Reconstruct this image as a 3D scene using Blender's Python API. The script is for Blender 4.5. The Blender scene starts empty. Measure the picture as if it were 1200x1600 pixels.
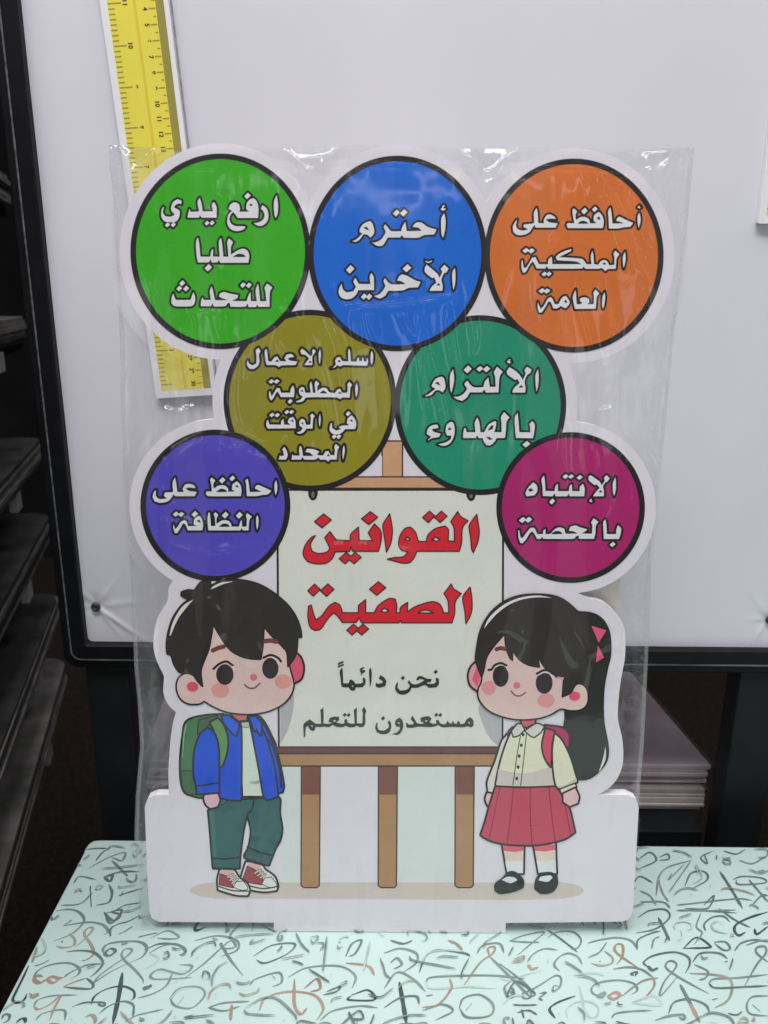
import bpy, math, random
import numpy as np
from mathutils import Vector, Matrix
from mathutils.geometry import delaunay_2d_cdt

random.seed(7)
np.random.seed(7)
SC = bpy.context.scene
COL = SC.collection
R = math.radians

# ------------------------------------------------------------------ camera
CAM_H = 0.3786
PITCH = R(15.7)
ROLL = R(0.5)
FPX = 1202.0
FWD = Vector((0, math.cos(PITCH), -math.sin(PITCH)))
_r0 = Vector((1, 0, 0))
_u0 = Vector((0, math.sin(PITCH), math.cos(PITCH)))
RIGHT = _r0 * math.cos(ROLL) + _u0 * math.sin(ROLL)
UP = _u0 * math.cos(ROLL) - _r0 * math.sin(ROLL)
CP = Vector((0, 0, CAM_H))
cd = bpy.data.cameras.new('camera')
cam = bpy.data.objects.new('camera', cd)
COL.objects.link(cam)
M3 = Matrix((RIGHT, UP, -FWD)).transposed()
cam.matrix_world = Matrix.Translation(CP) @ M3.to_4x4()
cd.sensor_fit = 'VERTICAL'
cd.sensor_height = 36.0
cd.sensor_width = 27.0
cd.lens = FPX / 1600 * 36.0
cd.clip_start = 0.01
cd.clip_end = 60
cd.dof.use_dof = True
cd.dof.focus_distance = 0.455
cd.dof.aperture_fstop = 11.0
SC.camera = cam

# ------------------------------------------------------------------ world, lamps, exposure
w = bpy.data.worlds.new('World')
SC.world = w
w.use_nodes = True
_nt = w.node_tree
_bg = _nt.nodes['Background']


def _m(op, a, b=None, c=None):
    n = _nt.nodes.new('ShaderNodeMath')
    n.operation = op
    for i, v in enumerate((a, b, c)):
        if v is None:
            continue
        if isinstance(v, (int, float)):
            n.inputs[i].default_value = v
        else:
            _nt.links.new(v, n.inputs[i])
    return n.outputs[0]


# the shop around: dark floor, grey walls, a pale ceiling; bright tube rows added for film streaks
_tc = _nt.nodes.new('ShaderNodeTexCoord')
_sx = _nt.nodes.new('ShaderNodeSeparateXYZ')
_nt.links.new(_tc.outputs['Generated'], _sx.inputs[0])
_X, _Y, _Z = _sx.outputs
_zc = _m('MAXIMUM', _Z, 0.06)
_cy = _m('DIVIDE', _Y, _zc)
_cx = _m('DIVIDE', _X, _zc)
_row = _m('LESS_THAN', _m('ABSOLUTE', _m('SUBTRACT', _m('FRACT', _m('MULTIPLY', _cy, 0.9)), 0.5)), 0.085)
_seg = _m('LESS_THAN', _m('FRACT', _m('MULTIPLY_ADD', _cx, 0.62, 0.2)), 0.72)
_up = _m('GREATER_THAN', _Z, 0.24)
_streak_rows = _m('MULTIPLY', _m('MULTIPLY', _m('MULTIPLY', _row, _seg), _up), _m('LESS_THAN', _Y, 0.0))
# low bright bands added behind the camera for the film to reflect
_streak_bands = _m('MULTIPLY', _m('MULTIPLY', _m('LESS_THAN', _m('ABSOLUTE', _m('SUBTRACT', _Z, 0.03)), 0.10), _m('LESS_THAN', _m('FRACT', _m('MULTIPLY_ADD', _X, 3.4, 0.15)), 0.24)), _m('LESS_THAN', _Y, -0.1))
_base = _nt.nodes.new('ShaderNodeMapRange')
_base.inputs['From Min'].default_value = -0.35
_base.inputs['From Max'].default_value = 0.45
_base.inputs['To Min'].default_value = 0.04
_base.inputs['To Max'].default_value = 0.13
_nt.links.new(_Z, _base.inputs['Value'])
_str = _m('ADD', _m('MULTIPLY_ADD', _streak_rows, 3.1, _base.outputs[0]), _m('MULTIPLY', _streak_bands, 1.3))
_bg.inputs[0].default_value = (0.97, 0.95, 1.0, 1)
_nt.links.new(_str, _bg.inputs[1])


def area(name, loc, target, sx, sy, power, color):
    l = bpy.data.lights.new(name, 'AREA')
    l.shape = 'RECTANGLE'
    l.size = sx
    l.size_y = sy
    l.energy = power
    l.color = color
    o = bpy.data.objects.new(name, l)
    o.location = loc
    d = Vector(target) - Vector(loc)
    o.rotation_euler = d.to_track_quat('-Z', 'Y').to_euler()
    COL.objects.link(o)
    return o


area('ceiling_lamp', (-0.30, -0.08, 1.75), (0.0, 0.45, 0.15), 1.3, 0.30, 22, (0.985, 0.965, 1.0))
area('ceiling_lamp', (0.45, 0.15, 1.9), (0.05, 0.5, 0.2), 1.2, 0.3, 14.5, (0.99, 0.965, 1.0))
SC.view_settings.view_transform = 'Standard'
SC.view_settings.look = 'None'
SC.view_settings.exposure = 0
SC.view_settings.gamma = 1
SC.view_settings.use_curve_mapping = False


# ------------------------------------------------------------------ pixel <-> world
def ray(px, py):
    return (RIGHT * ((px - 600) / FPX) + UP * (-(py - 800) / FPX) + FWD)


def hit(px, py, p0, n):
    d = ray(px, py)
    return CP + d * ((Vector(p0) - CP).dot(n) / d.dot(n))


LEAN = R(3.5)
SN = Vector((0, -math.cos(LEAN), math.sin(LEAN)))     # outward (towards the viewer)
_d = ray(609, 1457)
FOOT = CP + _d * (-CAM_H / _d.z)                        # where the tab touches the table
LSTEP = 0.0000032


def sp(px, py, off=0.0):
    """a photo point on the printed face of the sign, off metres in front of it (relative to FOOT)"""
    return hit(px, py, FOOT + SN * off, SN) - FOOT


# ------------------------------------------------------------------ materials
def lin(c):
    c = c / 255.0
    return c / 12.92 if c <= 0.04045 else ((c + 0.055) / 1.055) ** 2.4


_mats = {}


def obs(r, g, b, k=0.74, rough=0.5, name=None, spec=0.4, mottle=0.06, mscale=900):
    """printed / painted colour, given the sRGB it shows in the photo's average light"""
    key = (r, g, b, k, rough, spec, mottle)
    if key in _mats:
        return _mats[key]
    c = [min(0.86, lin(v) / k) for v in (r, g, b)]
    m = bpy.data.materials.new(name or 'print_ink')
    m.use_nodes = True
    nt = m.node_tree
    b_ = nt.nodes['Principled BSDF']
    b_.inputs['Roughness'].default_value = rough
    b_.inputs['Specular IOR Level'].default_value = spec
    if mottle > 0:
        tc = nt.nodes.new('ShaderNodeTexCoord')
        nz = nt.nodes.new('ShaderNodeTexNoise')
        nz.inputs['Scale'].default_value = mscale
        nz.inputs['Detail'].default_value = 3
        nt.links.new(tc.outputs['Object'], nz.inputs['Vector'])
        nz2 = nt.nodes.new('ShaderNodeTexNoise')
        nz2.inputs['Scale'].default_value = 38
        nz2.inputs['Detail'].default_value = 2
        nt.links.new(tc.outputs['Object'], nz2.inputs['Vector'])
        ad = nt.nodes.new('ShaderNodeMath')
        ad.operation = 'ADD'
        nt.links.new(nz.outputs['Fac'], ad.inputs[0])
        nt.links.new(nz2.outputs['Fac'], ad.inputs[1])
        mr = nt.nodes.new('ShaderNodeMapRange')
        mr.inputs['From Min'].default_value = 0.6
        mr.inputs['From Max'].default_value = 1.4
        mr.inputs['To Min'].default_value = 1 - mottle * 1.5
        mr.inputs['To Max'].default_value = 1 + mottle * 1.5
        nt.links.new(ad.outputs[0], mr.inputs['Value'])
        mx = nt.nodes.new('ShaderNodeVectorMath')
        mx.operation = 'SCALE'
        mx.inputs[0].default_value = c
        nt.links.new(mr.outputs[0], mx.inputs['Scale'])
        nt.links.new(mx.outputs[0], b_.inputs['Base Color'])
    else:
        b_.inputs['Base Color'].default_value = (*c, 1)
    _mats[key] = m
    return m


# ------------------------------------------------------------------ object helpers
def link(o, parent=None):
    COL.objects.link(o)
    if parent is not None:
        o.parent = parent
    return o


def mesh(name, verts, faces, mat, parent=None, smooth=False):
    me = bpy.data.meshes.new(name)
    me.from_pydata([tuple(v) for v in verts], [], faces)
    me.update()
    if mat is not None:
        me.materials.append(mat)
    if smooth:
        me.polygons.foreach_set('use_smooth', [True] * len(me.polygons))
    return link(bpy.data.objects.new(name, me), parent)


def empty(name, loc, label, cat, group=None):
    o = bpy.data.objects.new(name, None)
    o.location = loc
    o.empty_display_size = 0.02
    COL.objects.link(o)
    tag(o, label, cat, group)
    return o


def tag(o, label=None, cat=None, group=None, kind=None):
    if label:
        o['label'] = label
    if cat:
        o['category'] = cat
    if group:
        o['group'] = group
    if kind:
        o['kind'] = kind
    return o


class MB:
    """collects boxes / prisms / ribbons into one mesh"""

    def __init__(s):
        s.v, s.f = [], []

    def add(s, vs, fs):
        n = len(s.v)
        s.v += [Vector(v) for v in vs]
        s.f += [tuple(i + n for i in f) for f in fs]

    def box(s, x0, x1, y0, y1, z0, z1, mtx=None):
        vs = [Vector((x, y, z)) for z in (z0, z1) for y in (y0, y1) for x in (x0, x1)]
        if mtx is not None:
            vs = [mtx @ v for v in vs]
        s.add(vs, [(0, 2, 3, 1), (4, 5, 7, 6), (0, 1, 5, 4), (2, 6, 7, 3), (0, 4, 6, 2), (1, 3, 7, 5)])

    def build(s, name, mat, parent=None, smooth=False, bevel=0.0, seg=2):
        o = mesh(name, s.v, s.f, mat, parent, smooth)
        if bevel > 0:
            b = o.modifiers.new('bevel', 'BEVEL')
            b.width = bevel
            b.segments = seg
            b.limit_method = 'ANGLE'
        return o


# ------------------------------------------------------------------ 2-D shapes
def pts(s):
    return [tuple(float(q) for q in p.split(',')) for p in s.split()]


def smooth_closed(P, n=5, corner=52):
    P = [np.array(p, float) for p in P]
    N = len(P)
    ang = []
    for i in range(N):
        a = P[i] - P[i - 1]
        b = P[(i + 1) % N] - P[i]
        t = abs(math.atan2(a[0] * b[1] - a[1] * b[0], a.dot(b)))
        ang.append(math.degrees(t) > corner)
    out = []
    for i in range(N):
        p1, p2 = P[i], P[(i + 1) % N]
        L = np.linalg.norm(p2 - p1)
        m1 = (p2 - P[i - 1]) * 0.5 if not ang[i] else (p2 - p1)
        m2 = (P[(i + 2) % N] - p1) * 0.5 if not ang[(i + 1) % N] else (p2 - p1)
        for m in (m1, m2):
            l = np.linalg.norm(m)
            if l > 1.15 * L:
                m *= 1.15 * L / l
        for k in range(n):
            t = k / n
            h00 = 2 * t ** 3 - 3 * t ** 2 + 1
            h10 = t ** 3 - 2 * t ** 2 + t
            h01 = -2 * t ** 3 + 3 * t ** 2
            h11 = t ** 3 - t ** 2
            out.append(tuple(h00 * p1 + h10 * m1 + h01 * p2 + h11 * m2))
    return out


def smooth_open(P, n=6):
    P = [np.array(p, float) for p in P]
    if len(P) < 3:
        return [tuple(p) for p in P]
    out = []
    for i in range(len(P) - 1):
        p0 = P[i - 1] if i > 0 else 2 * P[0] - P[1]
        p1, p2 = P[i], P[i + 1]
        p3 = P[i + 2] if i + 2 < len(P) else 2 * P[-1] - P[-2]
        for k in range(n):
            t = k / n
            out.append(tuple(0.5 * (2 * p1 + (p2 - p0) * t + (2 * p0 - 5 * p1 + 4 * p2 - p3) * t * t
                                    + (3 * p1 - p0 - 3 * p2 + p3) * t ** 3)))
    out.append(tuple(P[-1]))
    return out


def sdf_poly(X, Y, P):
    d2 = np.full(X.shape, 1e9)
    ins = np.zeros(X.shape, bool)
    n = len(P)
    for i in range(n):
        ax, ay = P[i]
        bx, by = P[(i + 1) % n]
        ex, ey = bx - ax, by - ay
        L = ex * ex + ey * ey
        if L < 1e-12:
            continue
        t = np.clip(((X - ax) * ex + (Y - ay) * ey) / L, 0, 1)
        dx = X - ax - t * ex
        dy = Y - ay - t * ey
        np.minimum(d2, dx * dx + dy * dy, out=d2)
        if ay != by:
            c = (Y < ay) != (Y < by)
            ins ^= c & (X < ax + (Y - ay) / ey * ex)
    d = np.sqrt(d2)
    return np.where(ins, -d, d)


def sdf_stroke(X, Y, P, r):
    d2 = np.full(X.shape, 1e9)
    for i in range(len(P) - 1):
        ax, ay = P[i]
        bx, by = P[i + 1]
        ex, ey = bx - ax, by - ay
        L = ex * ex + ey * ey + 1e-12
        t = np.clip(((X - ax) * ex + (Y - ay) * ey) / L, 0, 1)
        dx = X - ax - t * ex
        dy = Y - ay - t * ey
        np.minimum(d2, dx * dx + dy * dy, out=d2)
    return np.sqrt(d2) - r


def contours(F, x0, y0, st, lev):
    G = F - lev
    G = np.where(np.abs(G) < 1e-7, 1e-7, G)
    I = G < 0
    c = I[:-1, :-1].astype(int) + 2 * I[:-1, 1:] + 4 * I[1:, 1:] + 8 * I[1:, :-1]
    js, is_ = np.nonzero((c > 0) & (c < 15))
    nxt = {}
    P = {}

    def ept(j, i, e):
        if e == 0:
            key = (0, j, i); a, b = (j, i), (j, i + 1)
        elif e == 1:
            key = (1, j, i + 1); a, b = (j, i + 1), (j + 1, i + 1)
        elif e == 2:
            key = (0, j + 1, i); a, b = (j + 1, i), (j + 1, i + 1)
        else:
            key = (1, j, i); a, b = (j, i), (j + 1, i)
        if key not in P:
            ga, gb = G[a], G[b]
            t = ga / (ga - gb)
            P[key] = (x0 + st * (a[1] + t * (b[1] - a[1])), y0 + st * (a[0] + t * (b[0] - a[0])))
        return key
    T = {1: [(3, 0)], 2: [(0, 1)], 3: [(3, 1)], 4: [(1, 2)], 5: [(3, 0), (1, 2)], 6: [(0, 2)], 7: [(3, 2)],
         8: [(2, 3)], 9: [(2, 0)], 10: [(0, 1), (2, 3)], 11: [(2, 1)], 12: [(1, 3)], 13: [(1, 0)], 14: [(0, 3)]}
    for j, i in zip(js.tolist(), is_.tolist()):
        for a, b in T[int(c[j, i])]:
            nxt[ept(j, i, a)] = ept(j, i, b)
    loops = []
    while nxt:
        k0, k = nxt.popitem()
        L = [k0]
        while k != k0 and k in nxt:
            L.append(k)
            k = nxt.pop(k)
        if len(L) > 5:
            loops.append([P[q] for q in L])
    return loops


def simplify(L, tol):
    """closed Douglas-Peucker"""
    A = np.array(L)
    n = len(A)
    i0 = 0
    i1 = int(np.argmax(((A - A[0]) ** 2).sum(1)))
    keep = {i0, i1}
    stack = [(i0, i1), (i1, n)]
    while stack:
        a, b = stack.pop()
        if b - a < 2:
            continue
        p, q = A[a], A[b % n]
        e = q - p
        l = np.hypot(*e) + 1e-9
        seg = A[a + 1:b] - p
        d = np.abs(seg[:, 0] * e[1] - seg[:, 1] * e[0]) / l
        m = int(np.argmax(d))
        if d[m] > tol:
            m = a + 1 + m
            keep.add(m)
            stack += [(a, m), (m, b)]
    return [tuple(A[i]) for i in sorted(keep)]


def fill(loops):
    vs, es = [], []
    for L in loops:
        b = len(vs)
        vs += [Vector(p) for p in L]
        es += [(b + i, b + (i + 1) % len(L)) for i in range(len(L))]
    r = delaunay_2d_cdt(vs, es, [], 0, 1e-5)
    V = [tuple(v) for v in r[0]]
    Fc = [tuple(f) for f in r[2]]
    A = np.array(V)
    C = np.array([A[list(f)].mean(0) for f in Fc])
    ins = np.zeros(len(C), bool)
    for L in loops:                       # even-odd: keeps the counters of letters open
        Q = np.array(L)
        a, b = Q, np.roll(Q, -1, 0)
        for (ax, ay), (bx, by) in zip(a, b):
            if ay != by:
                c = (C[:, 1] < ay) != (C[:, 1] < by)
                ins ^= c & (C[:, 0] < ax + (C[:, 1] - ay) / (by - ay) * (bx - ax))
    return V, [f for f, k in zip(Fc, ins) if k]


class Shape:
    """union of outlines in photo pixels, as a signed distance field"""

    def __init__(s, step=0.5):
        s.items = []
        s.holes = []
        s.step = step
        s.F = None

    def poly(s, P, smooth=True):
        s.items.append(('p', smooth_closed(P) if smooth else P))
        return s

    def hole(s, P, smooth=True):
        s.holes.append(smooth_closed(P) if smooth else P)
        return s

    def stroke(s, P, r, smooth=True):
        s.items.append(('s', smooth_open(P) if smooth else P, r))
        return s

    def ellipse(s, cx, cy, rx, ry, rot=0, n=40):
        c, q = math.cos(rot), math.sin(rot)
        s.items.append(('p', [(cx + rx * math.cos(t) * c - ry * math.sin(t) * q,
                               cy + rx * math.cos(t) * q + ry * math.sin(t) * c)
                              for t in [2 * math.pi * k / n for k in range(n)]]))
        return s

    def field(s, pad=6.0):
        if s.F is not None:
            return
        allp = np.array([p for it in s.items for p in it[1]])
        rm = max([it[2] for it in s.items if it[0] == 's'] + [0])
        x0, y0 = allp.min(0) - pad - rm
        x1, y1 = allp.max(0) + pad + rm
        s.x0, s.y0 = x0, y0
        xs = np.arange(x0, x1, s.step)
        ys = np.arange(y0, y1, s.step)
        F = np.full((len(ys), len(xs)), 99.0)
        m = pad + 2

        def local(P, extra, fn, comb):
            A = np.array(P)
            i0 = max(0, int((A[:, 0].min() - m - extra - x0) / s.step))
            i1 = min(len(xs), int((A[:, 0].max() + m + extra - x0) / s.step) + 2)
            j0 = max(0, int((A[:, 1].min() - m - extra - y0) / s.step))
            j1 = min(len(ys), int((A[:, 1].max() + m + extra - y0) / s.step) + 2)
            X, Y = np.meshgrid(xs[i0:i1], ys[j0:j1])
            F[j0:j1, i0:i1] = comb(F[j0:j1, i0:i1], fn(X, Y))
        for it in s.items:
            if it[0] == 'p':
                local(it[1], 0, lambda X, Y: sdf_poly(X, Y, it[1]), np.minimum)
            else:
                local(it[1], it[2], lambda X, Y: sdf_stroke(X, Y, it[1], it[2]), np.minimum)
        for h in s.holes:
            local(h, 0, lambda X, Y: sdf_poly(X, Y, h), lambda a, b: np.maximum(a, -b))
        s.F = F

    def loops(s, lev=0.0, tol=0.07):
        s.field()
        return [simplify(L, tol) for L in contours(s.F, s.x0, s.y0, s.step, lev)]

    def geo(s, off, lev=0.0, tol=0.07):
        V, Fc = fill(s.loops(lev, tol))
        V3 = [sp(x, y, off) for x, y in V]
        out = []
        for f in Fc:
            a, b, c = (V3[i] for i in f[:3])
            out.append(tuple(f) if (b - a).cross(c - a).dot(SN) > 0 else tuple(reversed(f)))
        return V3, out

# ------------------------------------------------------------------ lettering traced as outlines (frame = crop origin and zoom)
TEXT = {}
TEXT['green'] = """
F 240 290 6
P 1155,85 1168,170 1165,260 1145,310 1130,265 1127,150
P 1020,180 1062,215 1078,270 1070,330 1030,372 980,378 932,350 975,345 1020,322 1038,280 1025,240 1003,215
P 940,117 970,150 985,220 980,305 785,305 768,275 745,248 728,268 712,310 725,352 770,378 830,378 865,385 840,415 780,428 725,412 692,365 690,310 705,265 732,238 700,215 720,175 760,155 800,170 812,210 806,243 890,243 868,218 872,165 905,127
H 897,180 912,170 928,182 912,192
D 880,97,33
P 565,150 592,200 592,302 450,302 435,280 425,302 315,302 325,250 335,215 350,245 425,240 410,155 432,110 450,165 462,240 555,240 545,180
D 500,352,26
D 548,350,26
P 225,125 262,140 262,175 235,170 205,185 195,205 240,230 248,260 235,310 205,340 150,345 100,335 72,295 72,235 90,195 100,205 88,250 110,285 160,290 195,270 165,235 165,190 185,150
D 130,368,27
D 185,366,27
F 240 385 6
P 705,-80 748,-40 728,0 725,75 790,35 845,20 885,45 898,90 890,155 625,155 612,130 600,152 545,152 535,125 515,152 415,152 405,110 395,-5 400,-60 418,-85 430,-20 440,95 530,95 540,40 560,20 558,95 618,95 610,0 612,-50 632,-85 645,-20 655,95 700,95 692,0 688,-40
H 745,98 790,72 840,76 862,98
D 513,200,37
P 1065,345 1115,385 1092,430 1088,568 985,568 972,545 958,570 888,570 880,540 862,568 720,568 712,530 695,535 670,562 565,565 550,535 538,562 440,562 445,505 460,475 470,500 535,500 525,420 545,370 560,420 575,500 600,503 690,503 640,487 610,470 620,440 660,425 710,440 795,455 785,485 740,510 870,512 890,455 910,420 912,510 965,512 955,410 980,345 990,400 1000,512 1055,512 1048,430 1040,385
P 372,425 390,470 385,530 355,562 200,562 165,535 168,480 185,435 195,470 210,500 345,500 355,470
D 268,345,31
D 240,395,29
D 305,395,31
D 838,362,30
D 893,365,30
"""
TEXT['blue'] = """
F 520 310 6
P 1045,135 1058,200 1055,290 1035,375 1018,340 1015,190
P 1042,58 1022,76 1022,92 1008,95 1018,112 1040,115 1062,98 1055,90 1040,95 1038,82 1054,74
P 800,222 840,230 890,265 975,292 950,340 860,345 800,370 665,370 648,345 630,368 515,368 498,400 470,440 420,448 360,410 400,410 450,385 480,345 495,315 475,270 490,240 520,275 550,305 640,305 650,265 680,215 690,270 692,304 730,305 830,303 800,276 745,268 770,235
P 350,210 375,240 390,320 355,370 320,340 285,340 255,385 215,408 175,402 215,385 255,350 275,330 250,315 255,280 290,235
H 288,275 318,266 340,302 310,288
D 595,137,34
D 665,135,37
F 520 395 6
P 1145,135 1152,210 1148,290 1130,355 1122,300 1118,190
P 1045,110 1088,148 1065,185 1045,190 1020,250 1032,310 1028,358 905,358 928,315 970,280 950,232 932,240 865,185 862,140 880,108 930,150 985,200 1000,235 1025,180 1010,150
H 972,305 992,285 1008,305
P 865,68 890,82 935,68 925,85 895,98 870,85
P 650,200 700,215 770,255 825,272 800,325 715,330 650,355 520,358 490,405 440,432 380,405 430,390 470,350 492,310 475,265 490,235 520,275 560,295 680,292 640,268 600,262 620,220
D 695,145,44,40
P 360,185 385,230 388,350 240,352 215,400 160,435 90,428 55,385 60,330 85,285 95,340 130,370 190,360 215,320 190,270 210,230 245,290 350,292 345,225
D 292,410,32
D 340,412,32
D 163,155,42,43
"""
TEXT['orange'] = """
F 790 305 5.4545
P 1140,145 1152,190 1148,240 1133,285 1125,240 1124,180
P 1142,84 1130,95 1122,106 1142,115 1158,105 1145,102 1140,96 1148,90
P 970,180 1010,200 1050,220 1090,235 1065,270 1010,275 960,285 880,285 875,180 872,135 895,100 905,160 912,240 1000,238 975,228 940,220 950,195
P 800,142 828,180 838,230 830,282 530,282 518,255 528,235 585,238 575,190 568,130 582,108 612,138 598,165 600,210 640,185 680,185 712,205 718,238 770,238 748,215 752,175 780,148
H 615,242 650,220 690,228 703,242
H 780,192 798,183 808,206 788,206
D 672,135,31
D 760,120,27
P 375,162 415,180 432,205 385,200 345,208 375,230 445,238 425,278 255,278 245,255 225,285 205,315 160,338 100,340 65,315 60,265 85,220 100,205 90,260 110,290 150,300 190,290 150,270 155,248 230,240 242,230 240,150 265,105 275,150 280,235 325,238 325,210 345,175
F 790 385 5.4545
P 1018,40 1025,100 1018,150 1005,190 998,140 1000,80
P 935,32 972,68 948,105 940,192 875,195 850,212 820,185 790,192 680,192 665,175 650,190 365,192 350,170 340,190 265,190 245,150 230,130 205,160 175,215 150,228 135,190 135,125 145,115 155,180 175,180 200,140 225,95 255,90 270,120 285,150 360,150 365,110 395,85 400,150 640,150 600,130 440,120 425,95 450,65 500,40 560,20 560,40 500,70 460,90 620,100 660,110 690,150 730,150 725,80 740,30 750,80 755,150 790,155 810,125 840,115 865,125 885,160 925,155 925,90 918,65
H 826,150 840,138 858,148 845,154
D 172,35,32,25
D 220,38,32,25
D 330,235,27,23
D 370,235,25,23
P 845,385 850,440 842,500 830,535 822,500 825,430
P 765,365 800,400 778,432 770,532 590,535 580,490 572,425 598,365 602,430 608,492 640,490 650,480 628,460 640,440 680,432 712,450 715,475 700,492 750,490 752,430 748,395
P 515,420 545,465 540,500 510,530 470,510 440,530 405,530 385,480 365,470 345,510 310,565 285,565 272,520 275,470 285,500 300,530 325,505 355,450 380,430 400,445 420,490 450,490 470,450 490,428
H 500,465 515,456 524,480 505,477
D 310,378,34,24
D 352,380,34,24
"""
TEXT['olive'] = """
F 380 530 5.4545
P 1095,95 1108,130 1105,190 1095,220 1085,190 1085,130
P 1058,150 1066,190 1055,228 850,222 830,235 800,222 785,240 745,250 770,235 790,210 780,185 800,155 825,150 845,185 895,188 893,110 902,75 912,110 918,188 965,190 972,165 985,150 990,185 1010,185 1015,160 1022,150 1030,188 1048,188
H 803,187 822,176 830,197
P 655,80 663,130 655,215 645,190 642,120
P 600,80 620,105 605,125 590,150 590,222 520,222 540,190 560,165 530,135 495,130 485,100 500,78 530,100 575,145 590,120 585,100
H 556,200 572,183 583,200
P 410,125 440,150 400,158 380,165 400,180 462,190 445,222 330,225 305,240 275,222 200,222 190,190 182,100 200,80 208,130 215,188 240,188 265,155 290,145 315,185 365,188 350,160 370,130
H 273,190 292,173 304,192
P 130,70 150,105 135,130 140,190 125,230 85,255 50,250 30,215 40,175 50,205 80,222 110,205 112,150 105,95
P 970,370 978,420 972,470 962,500 955,460 957,400
P 905,360 932,390 915,415 908,500 850,498 825,512 795,498 540,498 515,525 475,540 440,532 485,515 505,490 480,470 475,430 495,405 520,410 530,455 575,455 565,390 580,355 590,400 595,455 615,455 608,380 620,350 650,380 635,400 632,440 670,415 710,418 735,450 780,458 800,430 825,420 845,455 885,455 890,410 885,385
H 653,460 685,436 714,460
H 810,462 825,448 840,464
H 490,440 503,430 512,450
P 425,390 438,430 432,495 320,495 295,450 280,460 260,500 240,525 222,500 220,450 230,440 242,485 265,450 285,415 310,415 325,455 400,455 405,420
D 400,530,24
D 240,360,28,22
D 285,360,28,22
F 380 630 5.4545
P 925,100 950,130 965,175 955,222 870,222 845,250 800,268 755,258 735,225 745,175 758,165 758,210 790,232 830,222 815,205 840,190 900,188 882,170 890,130
H 910,148 928,138 932,160
D 895,90,24
D 775,285,23
D 815,285,23
P 655,85 662,140 655,205 645,180 645,120
P 590,85 612,110 598,135 592,218 540,218 515,250 480,262 450,250 490,235 505,210 480,195 478,155 500,130 525,145 535,182 570,182 575,130 568,105
H 493,170 508,163 512,182
P 425,115 445,150 450,215 210,218 195,190 200,150 212,140 225,180 320,182 325,150 345,130 350,182 400,182 378,165 390,130
H 406,152 420,138 427,160
D 372,75,24,21
D 412,75,24,21
D 245,100,26,22
D 290,102,26,22
P 860,355 868,400 860,450 850,490 845,440 848,385
P 790,345 822,375 805,400 798,482 745,482 725,500 700,482 660,485 640,465 610,482 520,482 505,460 495,482 410,482 420,430 430,445 480,445 475,390 485,360 500,380 510,448 596,448 565,424 526,418 543,386 600,392 650,410 630,440 680,445 700,410 725,405 745,440 775,442 780,400 775,370
H 713,447 728,433 737,452
P 350,370 370,400 380,445 365,482 300,482 312,440 320,450 345,445 340,410 330,395
"""
TEXT['teal'] = """
F 650 550 6
P 1145,155 1152,230 1148,310 1130,380 1122,330 1118,220
P 1040,135 1085,165 1070,200 1045,215 1020,275 1028,330 1025,382 900,382 920,335 970,290 950,255 930,265 860,215 850,180 875,140 940,180 985,230 1000,260 1025,205 1015,170
H 963,332 985,310 1004,332
P 878,62 858,82 850,95 875,110 898,95 882,90 876,82 890,76
P 760,135 815,185 785,235 775,380 655,382 640,355 620,380 505,380 480,425 435,460 385,445 345,420 400,415 450,385 478,345 450,300 480,265 520,315 560,330 630,328 645,275 680,235 692,325 745,325 740,230 728,190
D 485,163,40
D 598,158,36,30
D 662,160,38,32
P 348,155 358,230 352,310 332,390 318,340 318,220
P 240,228 265,250 278,330 250,380 215,360 180,365 150,400 110,415 75,415 115,395 160,360 180,345 145,325 150,300 185,250
H 180,292 205,280 230,314 200,302
F 650 620 6
P 1090,225 1115,260 1110,330 1098,390 935,388 928,300 925,190 955,145 962,220 970,330 1070,332 1068,280 1060,255
D 1035,445,40,34
P 825,140 880,195 850,235 845,310 835,388 755,388 740,420 700,455 660,455 635,420 625,388 590,390 572,365 555,388 440,388 442,340 450,295 465,290 475,330 555,330 550,240 575,190 595,240 605,330 640,330 680,260 740,225 755,235 750,280 735,330 800,330 800,240 795,190
H 673,317 700,278 727,266 717,302
H 658,376 690,380 717,397 690,404
P 330,230 355,250 365,320 350,390 315,440 260,462 200,445 265,430 320,400 330,365 290,365 275,320 290,260
H 298,305 315,288 330,300 318,314
P 200,258 215,290 180,300 150,305 165,325 235,345 215,380 150,390 110,415 115,400 140,375 100,350 105,310 140,270
"""
TEXT['purple'] = """
F 230 730 5.4545
P 1100,105 1110,160 1108,200 1095,245 1085,200 1085,140
P 945,150 985,165 1060,200 1030,232 980,238 930,248 848,248 842,150 835,110 858,95 868,150 875,210 970,208 915,182 925,160
P 765,118 795,150 805,200 800,248 520,248 498,225 505,205 550,205 545,150 535,110 548,85 582,112 565,145 568,180 610,155 660,155 690,180 692,208 745,205 720,190 725,145
H 588,210 625,186 660,190 682,210
H 750,162 768,153 777,174
D 640,112,30
D 725,95,27
P 355,140 395,150 415,180 360,175 330,180 355,200 425,210 405,248 240,248 225,232 205,265 170,295 110,305 60,290 45,250 60,205 75,195 75,245 105,270 165,265 140,245 150,215 220,210 215,130 238,85 248,130 258,210 310,210 300,185 320,150
P 940,405 950,440 948,500 935,540 928,490 928,430
P 850,388 895,420 872,452 865,540 815,540 805,522 795,540 520,540 512,450 520,385 535,385 540,440 545,500 580,500 575,430 565,400 580,380 608,405 592,440 592,480 640,452 690,455 715,480 720,505 780,505 795,460 808,450 810,505 845,505 848,445 840,415
H 613,507 645,483 685,486 702,507
D 665,408,32
D 785,410,32
P 450,415 470,450 478,500 470,540 345,540 325,490 305,480 285,520 255,565 232,560 220,510 225,480 238,525 260,505 285,465 315,450 335,460 350,500 420,500 395,490 400,445 425,420
H 423,458 445,448 454,474
D 405,400,30
D 245,400,30,24
D 290,402,30,24
"""
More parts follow.
